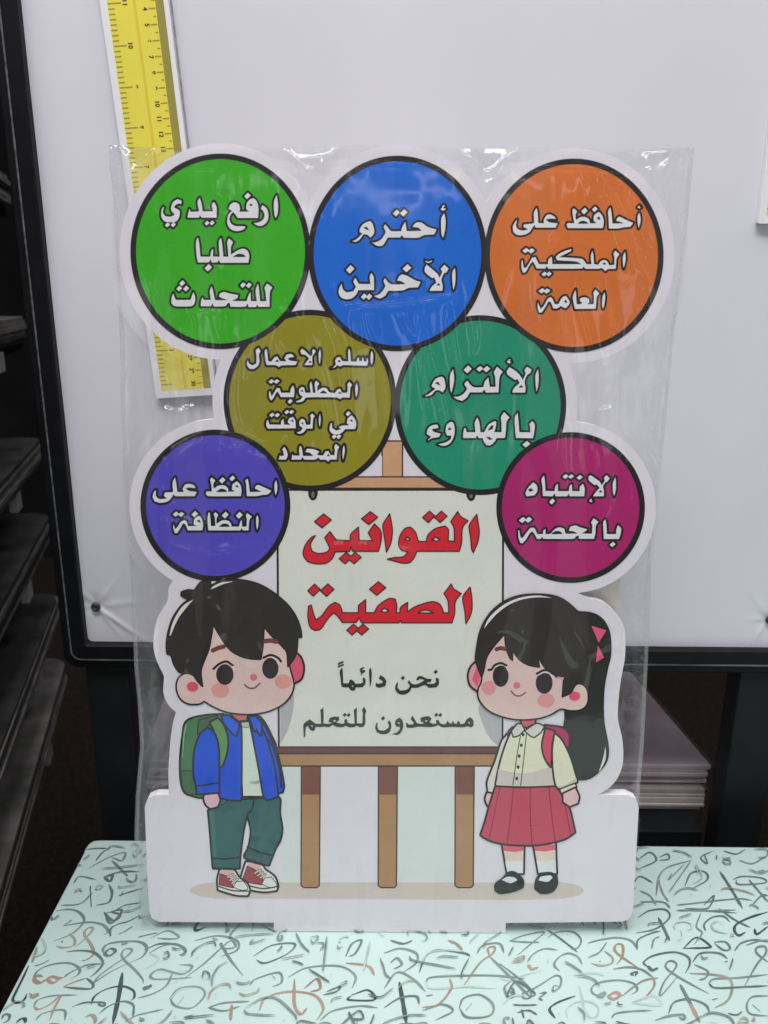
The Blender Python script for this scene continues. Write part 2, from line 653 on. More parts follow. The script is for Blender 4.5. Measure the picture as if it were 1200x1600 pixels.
TEXT['magenta'] = """
F 800 730 6.6667
P 1080,100 1085,170 1080,250 1062,305 1050,250 1050,160
P 985,80 1020,115 1000,145 975,160 950,200 960,250 958,305 840,305 870,260 910,215 880,180 860,190 800,140 795,100 815,80 870,115 915,150 935,185 965,140 955,110
H 903,260 922,241 940,260
P 822,325 808,340 802,352 825,367 848,355 832,352 824,346 835,338
P 740,170 758,220 755,305 600,305 590,280 575,305 455,305 440,275 425,305 320,302 315,200 305,130 335,80 345,150 350,245 440,248 455,190 480,170 480,248 590,248 600,195 625,175 628,248 705,248 705,205
D 705,107,36,28
D 557,97,34,27
D 615,97,34,27
D 418,357,34
P 220,155 260,190 265,250 235,295 150,305 140,270 165,215
H 170,232 195,220 222,240 185,257
P 1105,600 1138,640 1132,700 1115,750 955,750 950,640 950,570 975,540 985,600 990,695 1085,695 1085,650
D 1048,805,34,31
P 850,528 905,570 875,610 870,690 855,748 695,748 695,715 670,720 640,748 325,748 315,725 300,748 260,748 235,700 210,670 185,690 150,750 110,795 85,790 68,740 62,660 75,650 90,730 110,735 150,680 190,630 230,628 245,650 265,695 320,695 325,660 350,640 350,695 400,690 450,640 500,625 545,640 560,692 680,690 640,670 590,665 605,620 660,605 710,625 785,645 770,665 730,690 830,690 835,610 822,575
H 408,697 450,668 500,670 527,694
D 110,550,42,34
D 172,548,42,34
"""
TEXT['title'] = """
F 460 790 4
P 1140,55 1150,120 1155,170 1145,230 1118,293 1108,270 1102,200 1092,130 1110,95
P 1020,38 1042,70 1085,95 1050,140 1045,230 1030,285 765,285 750,320 720,355 670,358 620,345 582,335 625,325 680,320 710,290 670,280 652,245 660,190 690,145 725,135 755,165 775,225 825,225 835,185 880,145 940,128 962,150 960,220 1000,225 998,140 978,100
H 690,210 705,195 725,212 708,220
H 860,215 880,195 910,210 890,222
D 840,70,38,35
D 915,70,38,35
P 595,52 607,110 612,170 600,240 575,290 568,230 555,150 555,115
P 500,115 540,160 540,225 525,285 365,285 353,258 345,285 255,288 235,330 195,360 130,362 80,345 55,300 70,245 105,200 130,188 100,240 110,285 150,300 205,290 222,265 190,200 222,162 260,215 350,220 352,180 400,135 405,218 490,220 462,170
D 470,78,50,40
D 320,328,40,35
D 377,328,40,35
D 178,95,52,43
F 460 900 4
P 1098,70 1108,130 1110,200 1098,250 1072,298 1065,220 1052,140 1065,110
P 980,50 995,80 1042,110 1005,160 1002,230 985,292 670,292 662,275 652,292 420,292 405,262 385,290 300,290 270,250 245,230 210,265 165,330 130,340 100,320 85,260 88,190 105,182 120,240 135,275 170,250 215,190 255,165 285,185 300,230 400,230 400,185 445,148 445,230 500,230 525,185 590,142 630,145 640,190 635,230 660,230 665,195 708,165 705,225 760,190 850,162 900,170 925,205 930,230 965,232 960,155 935,110
H 770,232 800,215 840,215 870,232
H 538,220 560,200 590,215 570,228
D 520,78,50,42
D 122,88,38,37
D 205,88,42,38
D 365,335,38,33
D 425,335,38,33
"""
TEXT['motto'] = """
F 520 1025 6.6667
P 1080,225 1105,240 1105,290 1080,325 1000,330 970,305 930,310 880,330 820,330 800,370 750,400 690,395 655,360 652,310 670,275 680,285 672,330 700,360 760,355 795,330 800,300 780,275 795,252 825,290 870,295 920,275 960,250 910,235 885,255 868,250 885,215 925,210 975,235 1030,240 1020,270 975,275 990,290 1050,290 1080,270 1070,245
D 1072,165,22
D 730,228,22
P 495,200 535,225 560,265 545,315 480,330 445,315 450,280 475,290 520,280 520,262 480,235
P 398,122 405,180 402,260 388,328 382,260 378,180 380,140
P 320,222 340,245 338,290 310,325 270,325 240,325 230,355 205,362 180,350 165,325 110,325 90,310 82,240 72,160 100,120 105,200 108,285 165,285 175,250 190,245 215,260 235,290 300,285 318,270 310,245
H 198,305 215,303 212,325 200,320
P 300,122 320,115 330,125 305,138 300,148 340,148 335,165 310,180 290,205 295,175 280,155 285,135
P 52,75 112,52 112,68 52,95
P 52,105 112,82 112,98 52,122
F 580 1090 7.0588
P 1090,218 1125,250 1128,310 1100,328 1060,315 1030,325 940,325 905,322 850,325 780,325 740,300 710,315 650,325 560,320 500,322 460,332 390,330 382,280 400,280 405,298 465,295 470,275 435,235 455,200 480,240 505,285 560,290 590,280 545,260 545,225 590,210 640,210 665,235 640,270 680,290 720,285 715,250 740,245 760,285 800,295 830,285 840,255 865,285 890,285 900,255 915,285 945,290 955,255 975,270 985,295 1030,285 1050,245
H 1065,272 1080,263 1097,285 1080,292
H 588,258 610,243 627,258 605,270
D 718,190,22
D 762,192,22
P 315,222 345,255 352,320 330,380 290,410 230,402 280,385 315,350 318,322 280,320 262,290 275,245
H 288,280 305,266 317,285 300,294
P 200,250 220,290 215,350 180,395 110,402 60,380 45,330 60,275 72,280 68,330 95,360 150,362 195,330 195,295 180,275
D 130,228,24
F 460 1090 7.0588
P 768,100 795,150 782,175 780,290 760,320 720,325 690,310 650,325 600,325 570,310 530,325 470,322 420,300 380,325 320,320 280,325 235,320 220,360 200,368 170,350 150,310 125,330 118,430 103,440 100,300 130,265 170,240 215,275 240,290 295,290 290,160 285,140 318,110 322,200 320,285 370,290 430,280 375,265 390,225 440,210 490,215 495,245 460,275 530,290 555,280 550,245 575,235 590,280 640,290 665,285 660,200 655,140 688,108 688,285 750,285 755,170 745,140
H 418,258 445,243 467,258 440,270
H 176,305 200,303 207,325 190,322
D 555,190,22
D 598,192,22
"""


def text_shape(src, step=0.4, corner=48):
    S = Shape(step)
    ox = oy = 0
    sc = 1
    for ln in src.strip().split('\n'):
        k, rest = ln.split(' ', 1)
        if k == 'F':
            ox, oy, sc = (float(v) for v in rest.split())
        elif k == 'D':
            q = [float(v) for v in rest.split(',')]
            rx = q[2] / sc
            ry = (q[3] if len(q) > 3 else q[2]) / sc
            cx, cy = ox + q[0] / sc, oy + q[1] / sc
            S.items.append(('p', [(cx - rx, cy + .12 * ry), (cx + .1 * rx, cy - ry), (cx + rx, cy - .12 * ry), (cx - .1 * rx, cy + ry)]))
        else:
            P = [(ox + x / sc, oy + y / sc) for x, y in pts(rest)]
            P = smooth_closed(P, 4, corner)
            (S.items.append(('p', P)) if k == 'P' else S.holes.append(P))
    return S


# ------------------------------------------------------------------ THE SIGN
INK = obs(28, 25, 25, rough=.5, name='black_ink')
DARK = obs(34, 30, 30, rough=.5, name='drawing_ink')
WHITE = obs(224, 212, 217, k=.80, rough=.42, name='white_print', mottle=.015)
sign = empty('classroom_rules_sign', FOOT, 'die cut board sign with seven coloured circles and two drawn children on the mint table', 'sign')
layer = [4]


def nl(n=1):
    layer[0] += n
    return layer[0] * LSTEP


SPLIT = {'cheek', 'eye', 'eyebrow', 'clip', 'clip_shine', 'collar', 'shoe', 'leg', 'sock', 'paper_curl', 'green_panel',
         'hair_shine', 'eye_shine', 'white_gap', 'shoe_opening', 'leg_tint', 'bow', 'lace'}


def pieces(name, V, Fc, mat, parent):
    """one object for every separate piece"""
    par = list(range(len(V)))

    def root(i):
        while par[i] != i:
            par[i] = par[par[i]]
            i = par[i]
        return i
    for q in Fc:
        for i in q[1:]:
            par[root(i)] = root(q[0])
    grp = {}
    for q in Fc:
        grp.setdefault(root(q[0]), []).append(q)
    for fs in grp.values():
        ids = sorted({i for q in fs for i in q})
        mp = {i: k for k, i in enumerate(ids)}
        o = mesh(name, [V[i] for i in ids], [tuple(mp[i] for i in q) for q in fs], mat, parent)
    return o


def area_part(name, shape, mat, parent, lev=0.0, off=None, tol=.07):
    V, Fc = shape.geo(nl() if off is None else off, lev, tol)
    return pieces(name, V, Fc, mat, parent) if name in SPLIT else mesh(name, V, Fc, mat, parent)


CIRC = [  # name, cx, cy, rx, ry (colour fill), colour
    ('olive', 484.4, 625.7, 126.4, 133.0, (136, 130, 26)),
    ('teal', 750.4, 633.0, 125.6, 131.8, (26, 134, 101)),
    ('green', 344.5, 392.7, 132.0, 144.0, (52, 160, 22)),
    ('blue', 621.0, 396.0, 131.0, 144.0, (14, 96, 190)),
    ('orange', 896.8, 399.3, 131.3, 142.7, (197, 104, 40)),
    ('purple', 336.5, 790.0, 108.4, 110.0, (78, 70, 174)),
    ('magenta', 891.6, 793.0, 107.3, 109.0, (160, 28, 98)),
]
# --- die-cut board
B = Shape(1.0)
for _n, cx, cy, rx, ry, _c in CIRC:
    B.ellipse(cx, cy, rx + 26, ry + 25, n=90)
low = pts("270,908 263,921 262,938 247,964 240,994 241,1020 249,1042 256,1057 255,1081 262,1100 275,1113 271,1126 267,1150 264.5,1180 263,1210 264,1242 "
          "600,1242 929,1242 946,1235 960.5,1222 970.5,1203 974,1181 972,1153 966,1127 965.5,1108 969,1069 976,1031 977,999 974,976 962,957 943,941 922,935 911,931 "
          "880,915 880,700 700,560 500,560 330,700 300,880")
B.poly(low)
base = pts("244,1242 231,1247 226,1261 227.5,1300 230,1360 233,1422 237,1435 249,1440.5 330,1441 428,1441.5 428,1456 600,1457.4 790,1458.2 790,1442 900,1441 973,1440 985,1434 989,1422 "
           "993,1350 996.5,1290 998,1262 994,1248 981,1242 600,1242")
B.items.append(('p', base))
B.field(8)
loopsB = B.loops(0.0, .12)
loopsB = [L for L in loopsB if len(L) > 12]


def board_mesh(name, loops, mat, parent, thick):
    V2, Fc = fill(loops)
    n = len(V2)

    def zc(v):
        w_ = v + FOOT
        if w_.z < 0.0004:
            v = v + Vector((0, math.sin(LEAN), math.cos(LEAN))) * ((0.0004 - w_.z) / math.cos(LEAN))
        return v
    Vf = [zc(sp(x, y, 0)) for x, y in V2]
    Vb = [zc(v - SN * thick) for v in Vf]
    faces = []
    for f in Fc:
        a, b, c = (Vf[i] for i in f[:3])
        f2 = tuple(f) if (b - a).cross(c - a).dot(SN) > 0 else tuple(reversed(f))
        faces.append(f2)
        faces.append(tuple(i + n for i in reversed(f2)))
    cnt = {}
    for f in [f for f in faces if max(f) < n]:
        for i in range(len(f)):
            cnt[(f[i], f[(i + 1) % len(f)])] = 1
    for (a, b) in list(cnt):
        if (b, a) not in cnt:
            faces.append((b, a, a + n, b + n))
    return mesh(name, Vf + Vb, faces, mat, parent)


board = board_mesh('board', loopsB, WHITE, sign, 0.006)
# support strut folded out behind the board (its pale edge shows beside the girl's head)
SUP = obs(216, 207, 198, k=.76, rough=.6, name='grey_board', mottle=.03)
mb = MB()
b1, b2, b3, b4 = (sp(x, y, -0.0064) for x, y in ((700, 880), (972, 880), (972, 1200), (700, 1200)))
t1 = Vector((0, .0035, 0))
t2 = Vector((0, .045, 0))
lo1 = Vector((b4.x, b4.y + .020, 0.0005 - FOOT.z))
lo2 = Vector((b3.x, b3.y + .020, 0.0005 - FOOT.z))
mb.add([b1, b2, lo2, lo1] + [q + t1 for q in (b1, b2, lo2, lo1)],
       [(0, 1, 2, 3), (7, 6, 5, 4), (0, 4, 5, 1), (1, 5, 6, 2), (2, 6, 7, 3), (3, 7, 4, 0)])
mb.build('support_strut', SUP, sign)

# --- easel drawing ---------------------------------------------------------------------------------
TAN = obs(164, 124, 84)
TAN2 = obs(192, 148, 112)
DBR = obs(118, 72, 58)
RBR = obs(104, 58, 56)
BROWNINK = obs(62, 40, 36)
PAPER = obs(212, 213, 201, k=.78, mottle=.03)


def rect(x0, y0, x1, y1):
    return [(x0, y0), (x1, y0), (x1, y1), (x0, y1)]


gs = Shape(1.0).ellipse(345, 1391, 48, 12.5, n=60)
gs.items.append(('p', pts("335,1380 430,1378.5 790,1379 870,1380 870,1405 790,1406 335,1404")))
gs.ellipse(862, 1391.5, 50, 13.5, n=60)
area_part('ground_drawing', gs, obs(196, 184, 174, k=.76, mottle=.03), sign)
easel = area_part('easel_drawing', Shape(.6).poly(pts("431.5,764 788,764 786.5,1167 434,1167"), False), DARK, sign)
pn = Shape(1.0).poly(pts("440,1198 469,1198 469,1379 440,1379"), False).poly(pts("622,1198 710,1198 710,1379 621,1379"), False)
area_part('green_panel', pn, obs(202, 210, 204, k=.76, mottle=.02), easel)
area_part('paper_sheet', Shape(.6).poly(pts("435,767 784.6,767 783.4,1166 437.3,1166"), False), PAPER, easel)
curl = Shape(.6).poly(pts("437.6,1050 452,1062 459,1085 458,1110 450,1140 438,1163")).poly(pts("748,1105 752,1125 762,1148 776,1164 783,1165 783,1085 760,1085"))
area_part('paper_curl', curl, obs(172, 170, 172, k=.76), easel)
# posts and bars: dark outline layer then colour
bars = [('post', pts("598,690 628,690 628,748 598,748"), TAN2, 2.2),
        ('crossbar', pts("515,746 712,746 730,762 495,762"), TAN2, 2.0),
        ('ledge_strip', pts("434,1168 785,1168 785,1176.5 434,1176.5"), RBR, 2.0),
        ('ledge', pts("434,1178.5 785,1178.5 785,1196 434,1196"), TAN, 2.0)]
for x in (471, 591.5, 711.5):
    bars.append(('leg', [(x + .8, 1199), (x + 28.5, 1199), (x + 27, 1383), (x + 24, 1386), (x + 4, 1386), (x + .2, 1383)], TAN, 2.0))
for nm, P, m, wd in bars:
    s_ = Shape(.5).poly(P, False)
    o = area_part('outline', s_, BROWNINK, easel, wd)
    o.name = 'bar_outline'
    area_part(nm, s_, m, easel, -.2)
for x in (471, 591.5, 711.5):
    area_part('leg_top', Shape(.5).poly(rect(x + 1.2, 1198.4, x + 28, 1241.5), False), DBR, easel)
tri = Shape(.5).poly(pts("564,743 597,712 597,744 566,744"), False).poly(pts("630,712 662,744 630,744"), False)
area_part('white_gap', tri, WHITE, easel)
clip = Shape(.4).ellipse(489, 770, 7.5, 12).ellipse(736, 771, 7.5, 12)
area_part('clip', clip, INK, easel)
area_part('clip_shine', Shape(.3).ellipse(489, 773, 2.6, 5).ellipse(736, 774, 2.6, 4.6), obs(110, 104, 104), easel)

# --- rule circles ----------------------------------------------------------------------------------
NAMES = {'olive': 'olive circle with four lines of white lettering', 'teal': 'teal green circle with two lines of white lettering',
         'green': 'bright green circle with three lines of white lettering', 'blue': 'blue circle with two lines of white lettering',
         'orange': 'orange circle with three lines of white lettering', 'purple': 'violet circle with two lines of white lettering',
         'magenta': 'magenta circle with two lines of white lettering'}


def ell(cx, cy, rx, ry, n=128):
    return [(cx + rx * math.cos(2 * math.pi * k / n), cy + ry * math.sin(2 * math.pi * k / n)) for k in range(n)]


LET = obs(232, 226, 234, k=.76, mottle=.015, name='white_lettering')
for nm, cx, cy, rx, ry, c in CIRC:
    o1 = nl()
    a = [sp(x, y, o1) for x, y in ell(cx, cy, rx + 8.8, ry + 8.8)]
    b = [sp(x, y, o1) for x, y in ell(cx, cy, rx - .6, ry - .6)]
    n = len(a)
    o2 = nl()
    d = [sp(x, y, o2) for x, y in ell(cx, cy, rx, ry)]
    disc = mesh('rule_circle', d, [tuple(reversed(range(n)))], obs(*c, rough=.48, mottle=.06, mscale=700), sign)
    disc['label'] = NAMES[nm]
    mesh('ring', a + b, [(i, n + i, n + (i + 1) % n, (i + 1) % n) for i in range(n)], INK, disc)
    T = text_shape(TEXT[nm])
    wd = {'olive': 3.5, 'purple': 3.4, 'magenta': 3.3}.get(nm, 3.1)
    area_part('lettering_outline', T, INK, disc, wd)
    area_part('lettering', T, LET, disc, -0.28)

T = text_shape(TEXT['title'])
tl = area_part('title_lettering', T, obs(201, 32, 46, rough=.5), sign, -1.0, off=nl(2))
area_part('lettering_outline', T, obs(66, 40, 34), tl, 1.1, off=(layer[0] - 1) * LSTEP)
area_part('motto_lettering', text_shape(TEXT['motto']), obs(46, 54, 48, rough=.5), sign, 0.1)


# --- drawn children --------------------------------------------------------------------------------
def fr(s, ox, oy, sc):
    return [(ox + x / sc, oy + y / sc) for x, y in pts(s)]


class Fig:
    """a printed figure: its dark line work is one part, each colour area a child"""

    def __init__(s, name, label):
        s.name = name
        s.V, s.F = [], []
        s.areas = []
        s.label = label

    def line(s, shape, lev):
        V, Fc = shape.geo(nl(), lev)
        n = len(s.V)
        s.V += V
        s.F += [tuple(i + n for i in f) for f in Fc]

    def a(s, name, shape, c, ow=2.9, lev=-.2):
        if ow:
            s.line(shape, ow)
        V, Fc = shape.geo(nl(), lev if ow else 0)
        s.areas.append((name, V, Fc, obs(*c, rough=.5, mottle=.05)))

    def ink(s, P, r):
        sh = Shape(.4)
        for q in P:
            sh.stroke(q, r)
        s.line(sh, 0)

    def done(s):
        o = mesh(s.name, s.V, s.F, DARK, sign)
        o['label'] = s.label
        for nm, V, Fc, m in s.areas:
            pieces(nm, V, Fc, m, o) if nm in SPLIT else mesh(nm, V, Fc, m, o)
        return o


def sh(*polys, smooth=True, step=.5):
    S = Shape(step)
    for p in polys:
        S.poly(p, smooth)
    return S


# the boy
BH = lambda s: fr(s, 230, 890, 4.6154)
BB = lambda s: fr(s, 260, 1090, 5.0)
BLUE = (6, 70, 194)
SKIN = (224, 182, 174)
PANT = (46, 88, 88)
f = Fig('boy_drawing', 'drawn black haired boy in blue jacket, green backpack and red shoes')
f.a('backpack', sh(BB("440,135 330,140 210,162 150,200 130,300 113,470 115,640 140,730 192,760 290,775 380,700 420,300")), (64, 112, 70))
f.a('backpack_pocket', sh(BB("116,575 180,570 215,600 240,690 245,752 192,757 140,725 118,640")), (58, 96, 60), 1.2)
f.a('backpack_highlight', sh(BB("150,200 160,205 140,320 128,470 122,470 130,310")), (120, 160, 120), 0)
f.a('backpack_side', sh(BB("255,175 400,140 330,210 290,255 245,285")), (66, 92, 56), 1.4)
f.a('neck', sh(BB("490,100 640,100 622,180 590,192 540,165")), (196, 92, 98))
f.a('shirt', sh(BB("583,190 650,190 700,420 750,768 600,768 588,500")), (196, 208, 192))
f.a('shirt_neckband', sh(BB("585,195 655,190 660,222 630,232 590,228")), (172, 182, 168), .8)
f.a('shirt_fold', sh(BB("638,662 680,655 735,645 725,668 690,676")), (150, 160, 148), 0)
# trousers
f.a('trousers', sh(BB("330,885 420,830 420,790 600,800 760,790 866,775 886,800 882,900 900,1020 886,1110 848,1180 798,1308 622,1252 614,1232 645,1170 664,1050 652,975 630,905 600,1030 572,1240 568,1330 368,1330 358,1220 346,1060")), PANT)
f.a('trouser_side', sh(BB("338,890 372,880 385,1060 392,1250 364,1250 352,1060")), (58, 106, 92), 0)
f.ink([BB("364,1254 470,1260 573,1246"), BB("632,1165 720,1205 820,1232"), BB("636,905 668,872 684,800")], 1.3)
f.ink([BB("425,838 455,830 478,805")], .8)
f.a('jacket', sh(BB("440,150 480,150 560,190 580,240 582,500 580,800 500,796 420,778 412,560 445,520 478,430 488,350 465,240")), BLUE)
f.a('jacket_front', sh(BB("648,150 720,150 780,225 845,380 892,560 914,690 905,735 868,742 868,772 790,798 764,770 724,540 684,330")), BLUE)
f.ink([BB("735,215 790,340 850,560 872,745"), BB("800,330 850,430 890,600 895,700")], 1.5)
f.ink([BB("720,160 770,210 812,290 850,370")], 3.0)
f.a('collar', sh(BB("438,140 490,150 566,205 556,250 545,296 512,270 452,200")), (20, 84, 206))
f.a('collar_flap', sh(BB("652,152 695,150 738,205 736,290 714,262 704,235 690,262")), (20, 84, 206))
f.a('backpack_strap', sh(BB("345,195 400,165 436,205 470,290 475,385 452,485 428,535 414,540 418,440 402,335 375,255")), (92, 138, 80))
f.a('sleeve', sh(BB("322,240 368,275 402,380 407,560 408,738 242,750 236,690 216,600 222,430 262,300")), BLUE)
f.ink([BB("236,690 300,684 360,672 407,668")], 1.5)
f.a('hand', sh(BB("302,762 400,752 414,800 398,848 350,862 312,838 294,790")), (222, 168, 180))
# shoes
for P in (dict(b="622,1285 590,1390 588,1435 640,1492 760,1515 858,1505 868,1470 842,1400 770,1345 745,1312", r="632,1318 700,1352 748,1408 745,1462 640,1442 597,1420",
               s="642,1285 738,1312 722,1345 685,1350 636,1322", t="748,1455 768,1412 818,1402 856,1450 862,1478 800,1480", l="596,1436 650,1470 760,1492 866,1476",
               k=("690,1372 735,1345", "712,1392 752,1362", "735,1408 772,1380")),
          dict(b="418,1352 402,1420 406,1500 540,1540 634,1545 648,1500 625,1450 570,1410 532,1352", r="418,1378 480,1402 508,1440 520,1485 412,1462",
               s="424,1345 524,1348 508,1382 452,1396 420,1376", t="524,1478 548,1440 600,1435 634,1480 630,1500 580,1502", l="410,1476 520,1508 640,1512",
               k=("478,1405 520,1380", "496,1428 540,1398", "512,1450 558,1418"))):
    f.a('shoe', sh(BB(P['b'])), (208, 204, 196))
    f.a('sock', sh(BB(P['s'])), (206, 166, 160), 0)
    f.a('shoe_upper', sh(BB(P['r'])), (148, 58, 68), 1.0)
    f.a('toe_cap', sh(BB(P['t'])), (216, 214, 204), 1.0)
    f.ink([BB(P['l'])], 1.0)
    f.ink([BB(q) for q in P['k']], 2.0)
    lc = Shape(.4)
    for q in P['k']:
        lc.stroke(BB(q), 1.1)
    f.a('lace', lc, (214, 186, 176), 0)
# head
f.a('far_ear', sh(BH("1040,610 1075,605 1108,640 1126,710 1108,785 1062,815 1030,760")), (202, 84, 106))
f.a('face', sh(BH("470,370 430,560 390,690 380,800 340,762 272,755 226,790 214,850 236,920 290,962 370,966 412,945 480,986 580,1025 720,1040 850,1025 958,980 1026,915 1054,830 1028,720 1002,600 1000,450 840,380 600,300")), SKIN, 2.5)
f.a('inner_ear', Shape(.4).ellipse(*BH("327,845")[0], 9.2, 7.9), (204, 84, 100), 0)
hair = sh(BH("400,85 355,130 342,152 292,148 248,162 244,185 272,203 304,214 244,262 184,352 149,460 139,540 143,606 172,618 192,680 232,738 275,742 330,760 360,800 398,842 387,740 402,680 442,580 462,480 476,390 520,470 590,570 660,618 740,642 818,646 833,560 842,410 900,480 980,560 1008,602 1016,698 1058,640 1078,580 1084,488 1112,486 1108,440 1078,350 1018,260 918,172 800,104 660,74 520,82"), step=.5)
f.a('hair', hair, (46, 43, 39), 1.6)
hl = Shape(.35).poly(BH("160,478 178,400 215,320 265,255 335,214 290,265 235,335 200,400 172,470")).poly(BH("455,143 480,118 540,92 625,84 545,106 490,130")).poly(BH("462,84 500,86 466,104"), False)
f.a('hair_shine', hl, (214, 208, 192), 0)
f.a('hair_lock', sh(BH("462,470 470,400 440,560 420,620 400,680 388,660 430,520")), (36, 33, 30), 0)
br = Shape(.35).stroke(BH("473,584 510,566 552,556"), 3.4).stroke(BH("852,516 890,512 930,520"), 3.6)
f.a('eyebrow', br, (110, 62, 56), 0)
f.a('cheek', Shape(.5).ellipse(*BH("527,870")[0], 14, 11.8).ellipse(*BH("982,808")[0], 13.6, 11.3), (226, 148, 138), 0)
f.a('eye', Shape(.4).ellipse(*BH("560,757")[0], 13.6, 16.2).ellipse(*BH("888,712")[0], 12.8, 16.4), (46, 38, 38), 0)
f.a('eye_shine', Shape(.3).stroke(BH("595,680 614,695 628,722"), .9).stroke(BH("905,636 930,650 944,680"), .9), (228, 206, 200), 0)
f.ink([BH("478,716 520,680 572,663 616,690"), BH("838,636 890,616 942,636 964,662")], 1.8)
f.a('nose', Shape(.4).ellipse(*BH("767,777")[0], 5.6, 5.4), (212, 108, 118), 0)
f.a('mouth', Shape(.35).stroke(BH("702,830 732,853 775,853 812,820"), 1.15), (120, 58, 58), 0)
f.done()

# the girl
GH = lambda s: fr(s, 710, 910, 4.2857)
GB = lambda s: fr(s, 730, 1110, 4.6154)
f = Fig('girl_drawing', 'drawn black haired girl with a ponytail, cream blouse and red pleated skirt')
f.a('ponytail', sh([(890, 955), (906, 957), (920, 958), (934, 963), (945, 974), (952, 992), (953, 1022), (948, 1045), (943, 1073), (941.5, 1104), (943, 1132), (949, 1164), (948, 1186), (937, 1203), (921, 1215), (903, 1217), (886, 1211), (880, 1150), (884, 1120), (880, 1080), (860, 1000)]), (38, 40, 35), 2.2)
f.a('hair_shine', Shape(.35).poly([(946, 1166), (946.4, 1185), (940, 1200), (935, 1207), (939, 1196), (943, 1182)]), (214, 212, 200), 0)
f.a('backpack', sh(GB("560,110 690,130 732,185 728,270 640,190")), (164, 42, 92))
f.a('neck', sh(GB("388,50 492,50 480,115 430,132 400,110")), (198, 84, 100))
f.a('backpack_edge', sh(GB("300,150 330,120 320,200 285,215")), (120, 40, 60), 1.6)
f.a('far_sleeve', sh(GB("288,175 250,225 202,372 148,512 152,588 180,600 215,500 244,360 284,240")), (206, 200, 192))
f.a('far_hand', sh(GB("145,596 178,602 168,660 148,685 132,640")), (220, 176, 172))
f.a('leg', sh(GB("254,960 408,960 403,1175 290,1175"), GB("478,960 634,960 643,1175 516,1175"), smooth=False), (222, 192, 178))
f.a('sock', sh(GB("273,1088 404,1082 403,1172 290,1172"), GB("500,1085 637,1078 642,1172 516,1172"), smooth=False), (212, 210, 212), 0)
f.a('leg_tint', sh(GB("258,970 406,968 405,1012 340,1022 264,1012"), GB("480,968 633,966 634,1005 560,1018 488,1012"), smooth=False), (200, 92, 106), 0)
f.a('shoe', sh(GB("294,1170 335,1164 378,1192 406,1232 402,1278 330,1306 240,1320 200,1298 204,1252 254,1212"), GB("524,1175 600,1170 646,1192 651,1250 616,1306 540,1320 489,1288 494,1230")), (28, 31, 32), 1.2)
f.a('shoe_opening', sh(GB("248,1222 290,1200 340,1205 362,1224 312,1246"), GB("514,1226 530,1200 600,1188 617,1205 580,1236")), (214, 212, 214), 0)
f.a('skirt', sh(GB("208,548 420,556 638,546 698,650 738,720 774,878 700,926 560,960 430,970 260,960 152,930 100,898 133,800 168,670")), (180, 62, 84))
pl = Shape(.35)
for q in ("236,560 200,720 160,925", "333,562 318,720 290,955", "455,562 455,760 468,960", "590,556 605,720 634,945", "708,690 728,800 746,895"):
    pl.stroke(GB(q), .95)
f.a('pleat_line', pl, (138, 34, 56), 0)
f.a('blouse', sh(GB("320,160 284,240 244,362 214,500 208,540 420,548 628,540 618,430 590,300 562,150 480,112 425,132 360,105")), (214, 211, 180))
f.a('blouse_band', sh(GB("224,424 330,446 450,450 580,412 615,420 626,536 420,545 211,537")), (194, 184, 176), 0)
f.a('collar', sh(GB("362,100 392,102 410,140 372,178 334,188 323,150"), GB("420,148 500,98 552,116 526,160 480,193 452,178")), (196, 194, 186), 2.0)
f.ink([GB("384,185 358,330 330,538"), GB("428,165 410,330 386,542")], .7)
f.ink([GB("403,172 403,178"), GB("390,248 390,254"), GB("375,326 375,332"), GB("367,406 367,412"), GB("357,488 357,494")], 2.1)
f.a('backpack_strap', sh(GB("568,134 626,152 606,250 602,404 562,340 544,250")), (198, 52, 88))
f.a('sleeve', sh(GB("634,172 678,215 736,330 780,470 790,515 672,566 644,545 624,440 619,280")), (212, 208, 180))
f.a('sleeve_fold', sh(GB("645,545 700,540 760,505 788,485 790,515 672,566")), (186, 182, 160), 0)
f.a('cuff', sh(GB("672,570 776,530 786,552 682,597")), (206, 204, 180), 2.0)
f.a('hand', sh(GB("693,602 778,562 804,620 796,668 740,690 695,660")), (222, 172, 172))
f.a('far_ear', sh(GH("150,530 110,572 95,630 110,688 150,722 182,650")), (226, 150, 152))
f.a('far_inner_ear', sh(GH("150,560 172,625 155,700 118,652")), (206, 92, 118), 0)
f.a('face', sh(GH("340,320 230,480 195,590 184,670 162,720 168,780 212,840 282,882 380,910 470,916 570,906 648,880 712,845 780,856 848,848 886,810 890,740 866,694 830,680 760,700 700,560 550,430")), SKIN, 2.5)
f.a('inner_ear', Shape(.4).ellipse(*GH("805,762")[0], 8.8, 7.4), (206, 84, 104), 0)
f.a('hair', sh(GH("338,342 346,430 370,500 388,520 388,448 430,510 490,550 568,567 552,462 592,550 650,608 733,632 724,766 778,738 808,690 840,676 895,705 945,560 955,440 945,350 900,252 838,206 756,134 678,94 560,80 432,90 324,134 234,214 175,322 150,440 145,530 182,632 196,590 216,500 270,420")), (46, 41, 37), 1.6)
f.a('hair_shine', Shape(.35).poly(GH("196,312 225,248 275,192 350,138 450,100 560,88 660,104 560,100 455,114 365,150 290,205 240,258")), (220, 216, 204), 0)
f.a('temple', sh(GH("690,632 733,636 730,652 684,646"), smooth=False), (208, 150, 152), 0)
f.a('eyebrow', Shape(.35).stroke(GH("282,448 310,440 336,446"), 3.2), (106, 58, 52), 0)
f.a('cheek', Shape(.5).ellipse(*GH("230,706")[0], 11.2, 11).ellipse(*GH("613,790")[0], 13.6, 11.2), (226, 144, 146), 0)
f.a('eye', Shape(.4).ellipse(*GH("310,626")[0], 12.4, 17.2).ellipse(*GH("601,673")[0], 13.2, 17), (48, 36, 36), 0)
